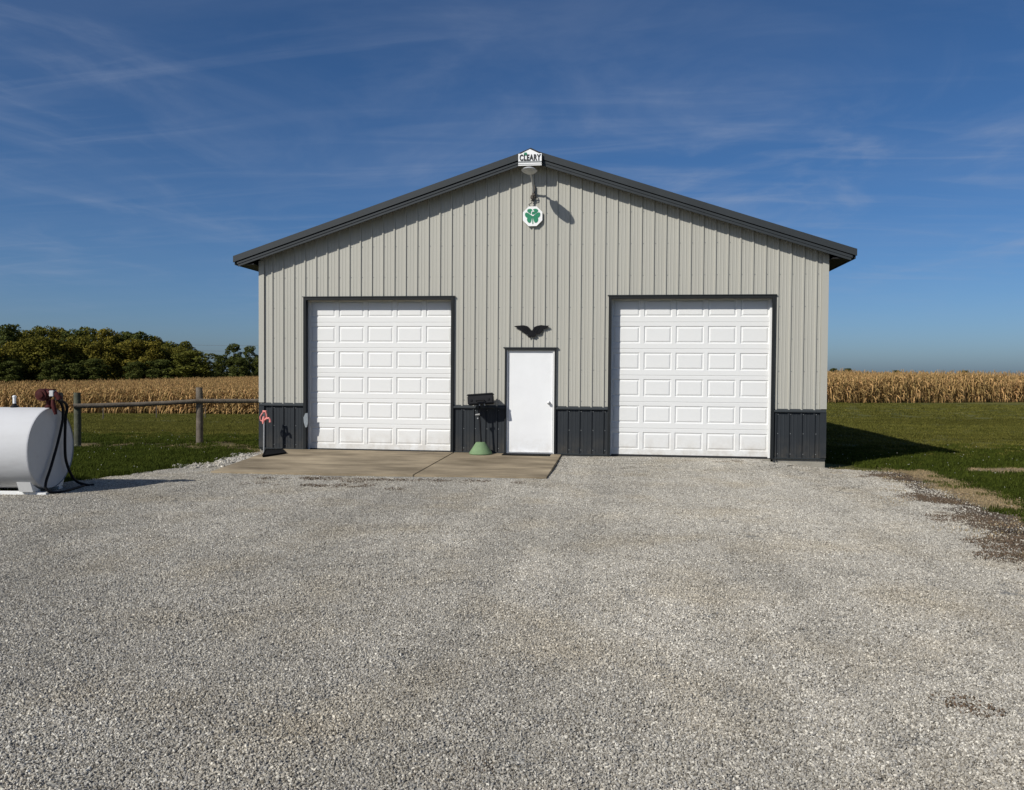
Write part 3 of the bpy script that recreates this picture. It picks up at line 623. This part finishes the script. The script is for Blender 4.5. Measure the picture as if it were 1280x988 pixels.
# ------------------------------------------------------------------ fuel tank
tb = on_ground(65.0, 610.6, .055); tzb = float(T(tb[0], tb[1])); ttop = on_plane(65.0, 509.7, tb[1])[2]; tbot = tb[2]
TR = (ttop-tbot)/2; TL = 2.6
ft = empty('fuel_tank', (tb[0], tb[1], tzb), R(6)); tag(ft, 'white horizontal fuel tank on skids beside the drive', 'fuel tank')
zc = tbot+TR-tzb
mb = MB(); n = 56; v = []; f = []
for i, x in enumerate((0, -.012, -.02, -TL+.02, -TL)):
    r = TR-.006 if i in (0, 4) else TR
    v += [(x, r*math.cos(2*math.pi*k/n), zc+r*math.sin(2*math.pi*k/n)) for k in range(n)]
for i in range(4):
    for k in range(n): f.append((i*n+k, i*n+(k+1) % n, (i+1)*n+(k+1) % n, (i+1)*n+k))
mb.add(v, f).build('shell', 'tank', ft, smooth=True)
MB().lathe([(TR-.008, -.03), (TR-.012, -.012), (TR-.03, -.014), (TR*.5, -.006), (.01, -.003)], 56, (0, 0, zc), 'x').build('end_cap', 'tank', ft, smooth=True)
MB().lathe([(TR-.008, -TL+.03), (TR-.012, -TL+.012), (.01, -TL+.004)], 40, (0, 0, zc), 'x').build('end_cap', 'tank', ft)
for y in (-.25, .25):
    MB().box(-TL+.1, -.02, y-.045, y+.045, -.02, .05).build('skid', 'frame', ft, bevel=.008)
for x in (-.14, -TL+.4):
    for s in (-1, 1):
        MB().prism([(s*.16, .052), (s*.34, .052), (s*.40, .19), (s*.26, .10)] if s > 0 else [(-.34, .052), (-.16, .052), (-.26, .10), (-.40, .19)], x-.09, x+.09, 'x').build('saddle', 'frame', ft)
MB().prism([(-.31, -.01), (-.20, -.01), (-.20, .04), (-.31, .04)], -.02, .10, 'x').build('skid_toe', 'frame', ft)
for xw_ in (-.86, -1.72): MB().tube([(xw_, (TR+.001)*math.cos(2*math.pi*k/48), zc+(TR+.001)*math.sin(2*math.pi*k/48)) for k in range(49)], .006, 5, False).build('weld_seam', 'tank', ft, smooth=True)
MB().tube([(-.62, -.33, .02), (-.55, -.33, .02)], .035, 10).build('drain_plug', 'black', ft)
zt_ = zc+TR
MB().lathe([(.05, -.01), (.05, .02), (.022, .03), (.022, .05)], 14, (-.50, 0, zt_)).build('vent_collar', 'black', ft)
MB().lathe([(.020, .05), (.020, .13), (.026, .135), (.024, .15), (.01, .16)], 12, (-.50, 0, zt_)).build('vent_pipe', 'frame', ft, smooth=True)
pm = empty('pump', (-.035, 0, zt_), 0, ft); pm.scale = (.88, .9, .9)
MB().lathe([(.055, -.02), (.055, .02), (.04, .03), (.036, .11)], 14).build('riser', 'red', pm, smooth=True)
MB().lathe([(.03, -.10), (.085, -.095), (.092, -.06), (.09, .07), (.07, .09), (.02, .10)], 22, (-.07, 0, .19), 'y').build('motor', 'red', pm, smooth=True)
MB().lathe([(.055, 0), (.05, -.02), (.02, -.025)], 16, (-.07, -.10, .19), 'y').build('motor_cap', 'red', pm, smooth=True)
MB().tube([(-.06, 0, .17), (.0, -.02, .215), (.08, -.02, .215), (.16, -.02, .18), (.18, -.02, .12)], [.05, .055, .05, .045, .04], 10).build('pump_body', 'red', pm, smooth=True)
MB().box(.045, .115, -.075, .03, .165, .255).build('switch_box', 'lampg', pm, bevel=.008)
MB().box(.02, .10, -.07, .04, .256, .275).build('switch_lid', 'red', pm, bevel=.006)
MB().box(.115, .20, -.05, .05, .10, .225).build('hose_bracket', 'black', pm, bevel=.012)
MB().tube([(.09, -.04, .12), (.10, -.05, .04), (.125, -.05, -.05), (.135, -.05, -.10)], [.026, .034, .030, .022], 10).build('nozzle', 'red', pm, smooth=True)
MB().tube([(-.02, 0, .24), (.02, 0, .26), (.05, 0, .25)], .014, 6).build('bolt', 'red', pm)
def spline(pts, n=8):
    pts = [np.array(p, float) for p in pts]; pts = [2*pts[0]-pts[1]]+pts+[2*pts[-1]-pts[-2]]; o = []
    for i in range(1, len(pts)-2):
        p0, p1, p2, p3 = pts[i-1:i+3]
        for t in np.linspace(0, 1, n, endpoint=False): o.append(.5*(2*p1+(p2-p0)*t+(2*p0-5*p1+4*p2-p3)*t*t+(3*p1-p0-3*p2+p3)*t**3))
    return [tuple(p) for p in o]+[tuple(pts[-2])]
# hose in the end cap's own plane: u to the right seen from the drive (local +y), v up
h = lambda u, v, x=.05: (x, u*TR, zc+v*TR)
MB().tube(spline([(.07, -.02, zt_+.14), (.075, h(.22, 0)[1], zt_+.03), h(.30, .72, .06), h(.14, .20), h(-.18, -.42), h(-.44, -.80, .06), h(-.50, -.96, .09), (.16, -.40*TR, .03), (.22, -.1*TR, .028), (.20, .5*TR, .03), (.17, .9*TR, .028)]), .0185, 8).build('hose', 'hose', ft, smooth=True)
MB().tube(spline([(.08, .02, zt_+.12), (.085, h(.40, 0)[1], zt_+.02), h(.42, .70, .06), h(.42, .10), h(.46, -.35), h(.64, -.75, .07), h(.80, -.95, .11), (.20, .95*TR, .03), (.26, 1.05*TR, .026)]), .0185, 8).build('hose', 'hose', ft, smooth=True)

# ------------------------------------------------------------------ fence
p1 = on_ground(97, 560); p2 = on_ground(249.5, 555.5); dv = (p2-p1)[:2]; p3 = p2[:2]+dv*1.02
fe = empty('wooden_fence', tuple(p1)); tag(fe, 'weathered single rail wooden fence running up to the barn', 'fence')
def post(p, h, r, m):
    x, y = p[0]-p1[0], p[1]-p1[1]; z = float(T(p[0], p[1]))-p1[2]
    mb = MB(); mb.tube([(x, y, z-.2), (x+.005, y, z+h*.5), (x-.004, y, z+h-.01), (x-.004, y, z+h)], [r, r*.98, r*.95, r*.88], 14); mb.build('post', m, fe, smooth=True); return np.array((x, y, z))
sc1 = (p1-CAM)@F_/FPX; sc2 = (p2-CAM)@F_/FPX
a1 = post(p1, 69*sc1, 4.2*sc1, 'woodg'); a2 = post(p2, 71*sc2, 4.3*sc2, 'wood'); a3 = post(p3, 1.22, .072, 'wood')
nrm = np.array((dv[1], -dv[0]))/np.linalg.norm(dv)*.075
def rail(a, b, ha, hb):
    A = np.array((*(a[:2]+nrm), a[2]+ha)); B = np.array((*(b[:2]+nrm), b[2]+hb))
    mb = MB(); pts = [tuple(A+(B-A)*t+np.array((0, 0, -.018*math.sin(math.pi*t)))) for t in np.linspace(-.03, 1.03, 8)]; mb.tube(pts, [.052, .05, .053, .048, .051, .047, .05, .047], 10); mb.build('rail', 'wood', fe, smooth=True)
rail(a1, a2, (560-507.5)*sc1, (555.5-501.3)*sc2); rail(a2, a3, (555.5-501.3)*sc2, on_plane(323, 498.7, p3[1])[2]-p1[2]-a3[2])
for x, y, t in ((129, 524.5, 506), (195.5, 523.5, 508), (256.5, 523, 509)):
    p = on_ground(x, y); s = (p-CAM)@F_/FPX
    k = MB().tube([(0, 0, -.1), (.01, 0, (y-t)*s)], [.03, .024], 7).build('fence_stake', 'wood', None, loc=tuple(p)); tag(k, 'thin stake standing in the lawn before the corn', 'stake', 'stakes along the corn')

# ------------------------------------------------------------------ scattered ground cover
ICO = bmesh.new(); bmesh.ops.create_icosphere(ICO, subdivisions=1, radius=1); IV = np.array([v.co[:] for v in ICO.verts]); IF = np.array([[v.index for v in f.verts] for f in ICO.faces]); ICO.free()
def rotm(n):
    q = rng.normal(size=(n, 4)); q /= np.linalg.norm(q, axis=1)[:, None]; w_, x, y, z = q.T
    return np.stack([np.stack([1-2*(y*y+z*z), 2*(x*y-z*w_), 2*(x*z+y*w_)], -1), np.stack([2*(x*y+z*w_), 1-2*(x*x+z*z), 2*(y*z-x*w_)], -1), np.stack([2*(x*z-y*w_), 2*(y*z+x*w_), 1-2*(x*x+y*y)], -1)], 1)
def stones(name, n, rad, smin, smax, m, zj=.006):
    r = rad*np.sqrt(rng.random(n)); t = rng.random(n)*2*math.pi
    s = smin+(smax-smin)*rng.random(n)**1.6
    V = IV[None]*(1+.22*rng.normal(size=(n, 12, 1)))*np.stack([s, s*rng.uniform(.6, .95, n), s*rng.uniform(.45, .8, n)], -1)[:, None]
    V = np.einsum('nij,nkj->nki', rotm(n), V); V += np.stack([r*np.cos(t), r*np.sin(t), s*.25+rng.random(n)*zj], -1)[:, None]
    Fc = (IF[None]+12*np.arange(n)[:, None, None]).reshape(-1, 3); return raw(name, V.reshape(-1, 3), Fc, m)
SV = [stones('gravel_stones', 1050, .19, .0030, .0082, 'stone', .008) for _ in range(7)]
def jgrid(x0, x1, y0, y1, st):
    xs = np.arange(x0, x1, st); ys = np.arange(y0, y1, st); a, b = np.meshgrid(xs, ys); P = np.stack([a.ravel(), b.ravel()], -1); return P+rng.uniform(-.5, .5, P.shape)*st
inpad = lambda P, e=0: (P[:, 1] > PF+.02+e) & (P[:, 0] < fr[0]-.03) & (P[:, 0] > fl[0]+(bx_-fl[0])*(P[:, 1]-PF)/(-PF)+.03) & (P[:, 1] < 0)
P = jgrid(-11, 9.5, -14.6, -.05, .19); ok = k_gravel(P) & ~inpad(P, -.03) & (P[:, 1] < -.10)
fx = (P[:, 0]-CAM[0])*R_[0]+(P[:, 1]-CAM[1])*R_[1]; fz = (P[:, 0]-CAM[0])*F_[0]+(P[:, 1]-CAM[1])*F_[1]
ok &= (np.abs(fx) < .75*fz+1.2) & (fz > 1.2)
ok &= ~((edge_dist(P, RIGHT) < .55+.35*wob(P, .7)) & (rng.random(len(P)) < .15) & (P[:, 1] < -.6))
P = P[ok]; n = len(P)
scatter('gravel_stones', np.c_[P, T(P[:, 0], P[:, 1])+.004], rng.random(n)*6.28, rng.uniform(.85, 1.2, n), SV, 'loose crushed limestone covering the drive', 'gravel')
SP = [stones('sparse_stones', 46, .24, .0035, .011, 'stone', .004) for _ in range(4)]
P = jgrid(4.6, 10, -13, -.3, .16); e = edge_dist(P, RIGHT)+.12*wob(P, 1.5); io = inside(P)
ok = np.where(io, e < .5, rng.random(len(P)) < .7*(1-e/.7)) & ~((np.abs(P[:, 0]) < 5.6) & (P[:, 1] > -.3)); P = P[ok]; n = len(P)
scatter('sparse_stones', np.c_[P, T(P[:, 0], P[:, 1])+.007], rng.random(n)*6.28, rng.uniform(.8, 1.2, n), SP, 'loose stones strayed from the drive onto the brown soil', 'stones')
SB = [stones('coarse_stones', 24, .22, .02, .045, 'stone', .01) for _ in range(3)]
t = rng.random(34)[:, None]; P = np.concatenate([gl[0]*(1-t)+gl[1]*t, gl[1]*(1-t)+gl[2]*t])[:46]+rng.normal(size=(46, 2))*.13
P = np.concatenate([P, np.array((-5.45, -.9))+rng.normal(size=(16, 2))*(.09, .25)]); P = P[~inpad(P)]; n = len(P)
scatter('coarse_stones', np.c_[P, T(P[:, 0], P[:, 1])+.006], rng.random(n)*6.28, rng.uniform(.6, 1.1, n), SB, 'coarser pale stones beside the concrete pad', 'stones')
MU = [stones('brown_litter', 70, .15, .003, .010, 'muck', .010) for _ in range(4)]
lit = []
for (x, y, sx, sy, k) in ((1224, 891, .04, .025, 4), (1205, 880, .12, .04, 2), (430, 601, .9, .10, 26), (385, 609, .8, .14, 16), (540, 602, .7, .06, 12), (593, 962, .02, .02, 1), (1100, 597, .5, .2, 60), (1150, 625, .4, .25, 60), (1190, 650, .4, .3, 70), (1240, 680, .4, .3, 60), (1290, 705, .4, .4, 50), (900, 578, .5, .05, 6)):
    c = on_ground(x, y)[:2]; lit.append(c+rng.normal(size=(k, 2))*(sx, sy))
P = np.concatenate(lit); P = P[~inpad(P) & (P[:, 1] < -.1) & ((P[:, 0] < 4.2) | (P[:, 1] < -9.5) | (edge_dist(P, RIGHT)-.35*(~inside(P)) < .30+.15*wob(P, 1.2)))]; n = len(P)
scatter('brown_litter', np.c_[P, T(P[:, 0], P[:, 1])+np.where(P[:, 1] < -9.5, .0095, .0155)], rng.random(n)*6.28, rng.uniform(.4, 1.0, n), MU, 'brown soil and leaf litter lying on the gravel', 'litter')

def blades(name, n, rad, hmin, hmax, wd, m, lean=.6, flowers=0):
    r = rad*np.sqrt(rng.random(n)); t = rng.random(n)*6.28; b = np.stack([r*np.cos(t), r*np.sin(t), 0*r], -1)
    a = rng.random(n)*6.28; h_ = rng.uniform(hmin, hmax, n); dr = np.stack([np.cos(a), np.sin(a), 0*a], -1); sd_ = np.stack([-np.sin(a), np.cos(a), 0*a], -1)*wd/2
    l_ = rng.uniform(.1, lean, n)[:, None]; up = np.array((0, 0, 1.))
    mid = b+dr*(l_*h_[:, None]*.35)+up*h_[:, None]*.6; tip = b+dr*(l_*h_[:, None])+up*h_[:, None]*(1-.3*l_)
    V = np.stack([b-sd_, b+sd_, mid+sd_*.8, mid-sd_*.8, tip], 1).reshape(-1, 3); k = 5*np.arange(n)[:, None]
    Fc = [tuple(x) for x in (k+np.array([0, 1, 2, 3])).tolist()]+[tuple(x) for x in (k+np.array([3, 2, 4])).tolist()]
    me = raw(name, V, Fc, m)
    if flowers:
        bm = bmesh.new(); bm.from_mesh(me); me.materials.append(MT['clover'])
        for _ in range(flowers):
            q = Matrix.Translation((rng.uniform(-rad, rad)*.8, rng.uniform(-rad, rad)*.8, hmax*rng.uniform(.9, 1.2)))
            for vv in bmesh.ops.create_icosphere(bm, subdivisions=1, radius=.005, matrix=q)['verts']:
                for ff in vv.link_faces: ff.material_index = 1
        bm.to_mesh(me); bm.free()
    return me
G1 = [blades('lawn_grass', 170, .20, .035, .085, .008, 'grassm', .8, fl) for fl in (0, 0, 0, 0, 0, 0, 0, 1)]
G2 = [blades('mown_grass', 130, .30, .025, .055, .012, 'grassl', .9) for _ in range(3)]
S1 = [blades('dry_straw', 80, .20, .010, .030, .005, 'straw', 2.9) for _ in range(3)]
barnfoot = lambda P: (np.abs(P[:, 0]) < 5.52) & (P[:, 1] > -.05) & (P[:, 1] < LEN+.1)
off_drive = lambda P: ~k_gravel(P) & ~barnfoot(P) & ~inpad(P)
P = np.concatenate([jgrid(5.4, 14, -9, 7.5, .20), jgrid(-16, -5.4, -6, 6.5, .20)])
ok = (rng.random(len(P)) < 1-sm((P[:, 1]+.4*wob(P, .5)-.5)/6)) & off_drive(P) & ~k_patch(P) & (edge_dist(P, RIGHT) > .72+.25*wob(P, .8)) & ~(k_dry(P) & (rng.random(len(P)) < .93)) & ~(k_fence(P) & (rng.random(len(P)) < .8)) & (edge_dist(P, LEFT) > .18+.12*wob(P, 1.4))
P = P[ok]; n = len(P)
scatter('lawn_grass', np.c_[P, T(P[:, 0], P[:, 1])], rng.random(n)*6.28, rng.uniform(.7, 1.25, n), G1, 'green grass and white clover beside the drive', 'grass')
P = np.concatenate([jgrid(5.6, 24, .5, 20, .40), jgrid(-26, -5.6, .5, 20, .40), jgrid(5.6, 40, 20, 40, .9), jgrid(-45, -5.6, 20, 48, .9)])
ok = off_drive(P) & (rng.random(len(P)) < sm((P[:, 1]+.4*wob(P, .5))/5)) & ~k_patch(P) & ~(k_fence(P) & (rng.random(len(P)) < .7)); P = P[ok]; n = len(P)
scatter('mown_grass', np.c_[P, T(P[:, 0], P[:, 1])], rng.random(n)*6.28, rng.uniform(.8, 1.3, n)*np.where(P[:, 1] > 20, 1.5, 1), G2, 'short mown olive grass stretching towards the corn', 'grass')
P = jgrid(5.3, 11.5, -10, .3, .13); e = edge_dist(P+np.array((-.85, -.35)), RIGHT)
ok = ~barnfoot(P) & (k_dry(P) | (e < .30+.16*wob(P, .9)) & (~inside(P)) & (rng.random(len(P)) < .30) | ((edge_dist(P, RIGHT) < .9) & (rng.random(len(P)) < .06)))
P2 = jgrid(pc[0]-1.8, pc[0]+1.8, pc[1]-1.2, pc[1]+1.2, .2); P3 = jgrid(-10, -5.5, -3, 3.5, .25); P3 = P3[k_fence(P3) & (rng.random(len(P3)) < .5) & off_drive(P3)]
P = np.concatenate([P[ok], P2[k_patch(P2)], P3, np.array((-5.62, -.4))+rng.normal(size=(6, 2))*(.05, .3)]); n = len(P)
scatter('dry_straw', np.c_[P, T(P[:, 0], P[:, 1])+.012], rng.random(n)*6.28, rng.uniform(.6, 1.2, n), S1, 'dead straw coloured grass along the edges of the lawn', 'straw')

# ------------------------------------------------------------------ corn
def corn_block(name, nplant, length, nleaf, hm):
    V = []; Fc = []
    def strip(pts, wds, sdv):
        k = len(V)
        for p, w_ in zip(pts, wds): V.append(p-sdv*w_/2); V.append(p+sdv*w_/2)
        for i in range(len(pts)-1): Fc.append((k+2*i, k+2*i+1, k+2*i+3, k+2*i+2))
    for i in range(nplant):
        b = np.array((-length/2+(i+.5)*length/nplant+rng.normal()*.03, rng.normal()*.05, 0)); H = hm*rng.uniform(.86, 1.06)
        ln = rng.normal(size=2)*.07; tip = b+np.array((ln[0], ln[1], H)); k = len(V)
        for q, r_ in ((b, .017), (b+(tip-b)*.55, .014), (tip, .006)):
            for a in (0, 2.09, 4.19): V.append(q+np.array((math.cos(a)*r_, math.sin(a)*r_, 0)))
        for j in (0, 1):
            for a in range(3): Fc.append((k+3*j+a, k+3*j+(a+1) % 3, k+3*j+3+(a+1) % 3, k+3*j+3+a))
        a0 = rng.random()*3.14
        for j in range(nleaf):
            z = .08+(j+rng.random()*.6)/nleaf*.85; o_ = b+(tip-b)*z; a = a0+j*math.pi+rng.normal()*.5
            dr = np.array((math.cos(a), math.sin(a), 0)); Ln = rng.uniform(.35, .7)*(1.1-.3*z); dp = rng.uniform(.5, 1.3); up = rng.uniform(.1, .35)
            pts = [o_, o_+dr*Ln*.35+np.array((0, 0, Ln*up)), o_+dr*Ln*.7+np.array((0, 0, Ln*(up-.25*dp))), o_+dr*Ln*.85+np.array((0, 0, -Ln*.6*dp))]
            sdv = np.array((-math.sin(a), math.cos(a), rng.normal()*.5)); sdv /= np.linalg.norm(sdv)
            strip(pts, (.03, .075, .06, .012), sdv)
        if rng.random() < .8:                                        # husked ear hanging off the stalk
            a = rng.random()*6.28; dr = np.array((math.cos(a), math.sin(a), 0)); o_ = b+(tip-b)*rng.uniform(.38, .5); dn = np.array((0, 0, -1 if rng.random() < .6 else .8))
            k = len(V); e1 = o_+dr*.10+dn*.12; e2 = o_+dr*.13+dn*.27
            for q, r_ in ((o_, .015), (e1, .032), (e2, .008)):
                for aa in (0, 2.09, 4.19): V.append(q+np.array((math.cos(aa)*r_, math.sin(aa)*r_, 0)))
            for j in (0, 1):
                for aa in range(3): Fc.append((k+3*j+aa, k+3*j+(aa+1) % 3, k+3*j+3+(aa+1) % 3, k+3*j+3+aa))
        for _ in range(4):
            a = rng.random()*6.28; s_ = np.array((math.cos(a)*.10, math.sin(a)*.10, rng.uniform(.12, .24)))
            strip([tip-np.array((0, 0, .03)), tip+s_*.6, tip+s_], (.012, .018, .006), np.array((-math.sin(a), math.cos(a), 0)))
    return raw(name, np.array(V), Fc, 'corn_dry')
CB = [corn_block('standing_corn', 17, 3., 14, 2.08) for _ in range(6)]
at_depth = lambda px, dep: (CAM+ray(px, 494)*dep)[:2]
aL, bL, aR, bR = at_depth(40, 64.5), at_depth(323, 65), at_depth(1030, 53), at_depth(1280, 58)
print('corn front', aL, bL, aR, bR)
def corn_field(a, b, lo, hi, rows, spread):
    d_ = (b-a)/np.linalg.norm(b-a); nrm_ = np.array((-d_[1], d_[0])); Lg = np.linalg.norm(b-a); Ps = []; ang = math.atan2(d_[1], d_[0]); A = []
    depth = 0
    for r_ in range(rows):
        step = .76 if r_ < 40 else (1.1 if r_ < 80 else 1.6); depth += step
        ext = 1+spread*depth
        s = np.arange(lo*ext*Lg, hi*ext*Lg+(ext-1)*0, 2.9)+rng.random()*2.9
        q = a+d_*s[:, None]+nrm_*(depth+rng.normal(size=len(s))*.06)[:, None]; Ps.append(q); A.append(np.full(len(s), ang)+(rng.random(len(s)) < .5)*math.pi+rng.normal(size=len(s))*.04)
    return np.concatenate(Ps), np.concatenate(A)
PL, AL = corn_field(aL, bL, -.55, 1.35, 118, .010)
PR, AR = corn_field(aR, bR, -.5, 1.5, 44, .008)
vis = lambda P: np.abs((P[:, 0]-CAM[0])*R_[0]+(P[:, 1]-CAM[1])*R_[1]) < .80*((P[:, 0]-CAM[0])*F_[0]+(P[:, 1]-CAM[1])*F_[1])
for nm, P, A_, lab in (('standing_corn', PL, AL, 'dry standing corn before the wood'), ('standing_corn', PR, AR, 'dry standing corn beyond the lawn with no wood behind it')):
    k = vis(P); P = P[k]; A_ = A_[k]; n = len(P); print('corn', n)
    scatter(nm, np.c_[P, T(P[:, 0], P[:, 1])], A_, rng.uniform(.93, 1.05, n)*(1 if P is PL else .94 if P[0, 0] > 0 else 1), CB, lab, 'corn')

# ------------------------------------------------------------------ trees
def crown_mesh(name, m, rx, hgt, nl, nq, size, openness=0.):
    V = []; cs = []
    for i in range(nl):
        z = (i+.5)/nl; zz_ = .06+.86*z; rr = rx*(1-abs(zz_-.42)**1.7*1.55)*rng.uniform(.45, .95); a = i*2.4+rng.normal()*.4
        cs.append((rr*math.cos(a)*.75, rr*math.sin(a)*.75, zz_*hgt, rx*rng.uniform(.30, .50)*(1-.35*zz_)*(1-openness*.35)))
    cs.append((0, 0, hgt*.88, rx*.36)); cs.append((0, 0, hgt*.5, rx*.55))
    cs = np.array(cs); pr = cs[:, 3]**2; pr /= pr.sum(); k = rng.choice(len(cs), nq, p=pr); c = cs[k]
    dr = rng.normal(size=(nq, 3)); dr /= np.linalg.norm(dr, axis=1)[:, None]; P_ = c[:, :3]+dr*c[:, 3:4]*np.array((1, 1, .8))*rng.uniform(.72, 1.08, (nq, 1))
    P_[:, 2] = np.maximum(P_[:, 2], .25)
    nn = dr+rng.normal(size=(nq, 3))*.55; nn /= np.linalg.norm(nn, axis=1)[:, None]; a = np.cross(nn, rng.normal(size=(nq, 3))); a /= np.linalg.norm(a, axis=1)[:, None]; b = np.cross(nn, a)
    s = size*rng.uniform(.5, 1.25, (nq, 1)); e = rng.uniform(.5, 1., (nq, 1))
    V = np.stack([P_-a*s, P_-b*s*e, P_+a*s, P_+b*s*e], 1).reshape(-1, 3); return raw(name, V, np.arange(4*nq).reshape(-1, 4), m), cs
TREES = {}
for kind, m, rx, op, nq in (('dark', 'leaf_dark', 5.2, .2, 5200), ('olive', 'leaf_olive', 6.2, 0, 6500), ('gold', 'leaf_gold', 5.6, 0, 6000), ('green', 'leaf_green', 5.8, .1, 6000), ('open', 'leaf_dark', 5.4, 1.3, 4200)):
    TREES[kind] = [crown_mesh('crown', m, rx, 15.6, 26 if op < 1 else 40, int(nq*1.35), .29, op) for _ in range(2)]
FR = {'dark': 'dark green tree in the front edge of the wood', 'olive': 'broad olive tree in the front edge of the wood', 'gold': 'yellowing tree in the front edge of the wood', 'green': 'mid green tree in the front edge of the wood'}
LAB = dict(dark='dark green tree rising behind the front trees of the wood', olive='broad olive tree rising behind the front trees of the wood', gold='yellowing tree rising behind the front trees of the wood', green='mid green tree rising behind the front trees of the wood')
def tree(px_, ytop, D, kind, wscale=1., label=None, group=None, var=0):
    d_ = ray(px_, 463); d_ = d_/np.linalg.norm(d_[:2]); b = CAM+d_*D; z0 = float(T(b[0], b[1])); dt = ray(px_, ytop); ztop = CAM[2]+dt[2]/np.linalg.norm(dt[:2])*D
    H = ztop-z0; me, cs = TREES[kind][var % 2]; s = H/16.6
    t_ = empty('tree', (b[0], b[1], z0), rng.random()*6.28); tag(t_, label or LAB[kind], 'tree', group or ('trees of the wood, '+kind))
    o_ = obj('crown', me, None, t_); o_.scale = (s*wscale, s*wscale, s); o_.location.z = .3*s
    mb = MB(); mb.tube([(0, 0, -.3), (.1*s, 0, 4*s), (0, .1*s, 9*s), (.1*s, 0, 13*s)], [.34*s, .26*s, .17*s, .06*s], 7)
    for c in cs[::4]: mb.tube([(0, 0, c[2]*s*.55), (c[0]*s*wscale*.6, c[1]*s*wscale*.6, c[2]*s*.85), (c[0]*s*wscale, c[1]*s*wscale, c[2]*s)], [.11*s, .08*s, .03*s], 5)
    mb.build('trunk', 'bark', t_)
tree(11, 400, 224, 'dark', 1.0, 'rounded dark green tree rising highest above the wood', 'wood edge trees')
tops = [(-60, 404, 'green'), (-30, 407, 'olive'), (32, 409, 'olive'), (48, 404, 'green'), (72, 405, 'olive'), (92, 407, 'dark'), (112, 405, 'green'), (135, 406, 'gold'), (156, 410, 'dark'), (176, 410, 'dark'), (194, 417, 'gold'), (212, 424, 'green'), (232, 424, 'green'), (-85, 408, 'dark')]
for i, (x, y, k) in enumerate(tops): tree(x, y, 232+rng.uniform(-3, 8), k, 1.15+.1*rng.normal(), var=i)
fronts = [(-70, 424, 'olive'), (-42, 420, 'gold'), (-12, 424, 'gold'), (14, 424, 'gold'), (34, 421, 'olive'), (58, 418, 'olive'), (82, 424, 'gold'), (104, 416, 'olive'), (126, 422, 'gold'), (146, 428, 'dark'), (166, 420, 'gold'), (186, 423, 'gold'), (206, 430, 'olive'), (226, 432, 'olive'), (243, 436, 'green'), (66, 447, 'dark'), (93, 452, 'dark'), (12, 449, 'dark'), (118, 446, 'dark'), (171, 450, 'dark'), (203, 447, 'dark'), (-34, 448, 'dark')]  # dark low trees carry the wood edge's shade in their leaf colour
for i, (x, y, k) in enumerate(fronts): tree(x, y, 216+rng.uniform(-4, 5) if y < 436 else 208, k, (1.32 if y < 436 else 2.1)+.2*rng.normal(), FR[k] if y < 436 else FR[k].replace('tree in the', 'low tree at the foot of the'), ('front trees of the wood, ' if y < 436 else 'low front trees, ')+k, var=i+1)
tree(292, 426, 226, 'open', 1.05, 'tall dark tree with sky showing through its crown beside the barn', 'tree beside the barn wall')
tree(312, 429, 232, 'open', .9, 'thin dark tree behind the open crowned tree by the barn', 'tree behind the open tree', 1)
tree(274, 441, 220, 'dark', .9, 'low dark shrubby tree between the wood and the open crowned tree', 'low tree by the gap')
tree(300, 444, 218, 'dark', 1.3, 'low dark growth under the open crowned tree', 'low growth under open tree', 1); tree(325, 443, 219, 'dark', 1.2, 'low dark growth under the thin dark tree', 'low growth by barn')
for x, y, ws in ((1042, 459.5, 1.9), (1060, 459.6, 2.1), (1121, 462.2, 2.2), (1030, 460, 2.), (1206, 462.4, 2.)): tree(x, y, 640, 'dark', ws, 'tiny far off tree just above the corn top', 'far trees above the corn')
for y in (427.5, 434.5):
    a, b = [CAM+ray(x, yy)/np.linalg.norm(ray(x, yy)[:2])*262 for x, yy in ((120, y-2), (420, y+1.0))]
    o_ = MB().tube([tuple(a+(b-a)*t-np.array((0, 0, 1.2*math.sin(math.pi*t)))) for t in np.linspace(0, 1, 12)], .035, 5).build('power_line', 'wire', None); tag(o_, 'thin power line crossing the gap in the wood', 'power line', 'power lines beyond the wood')
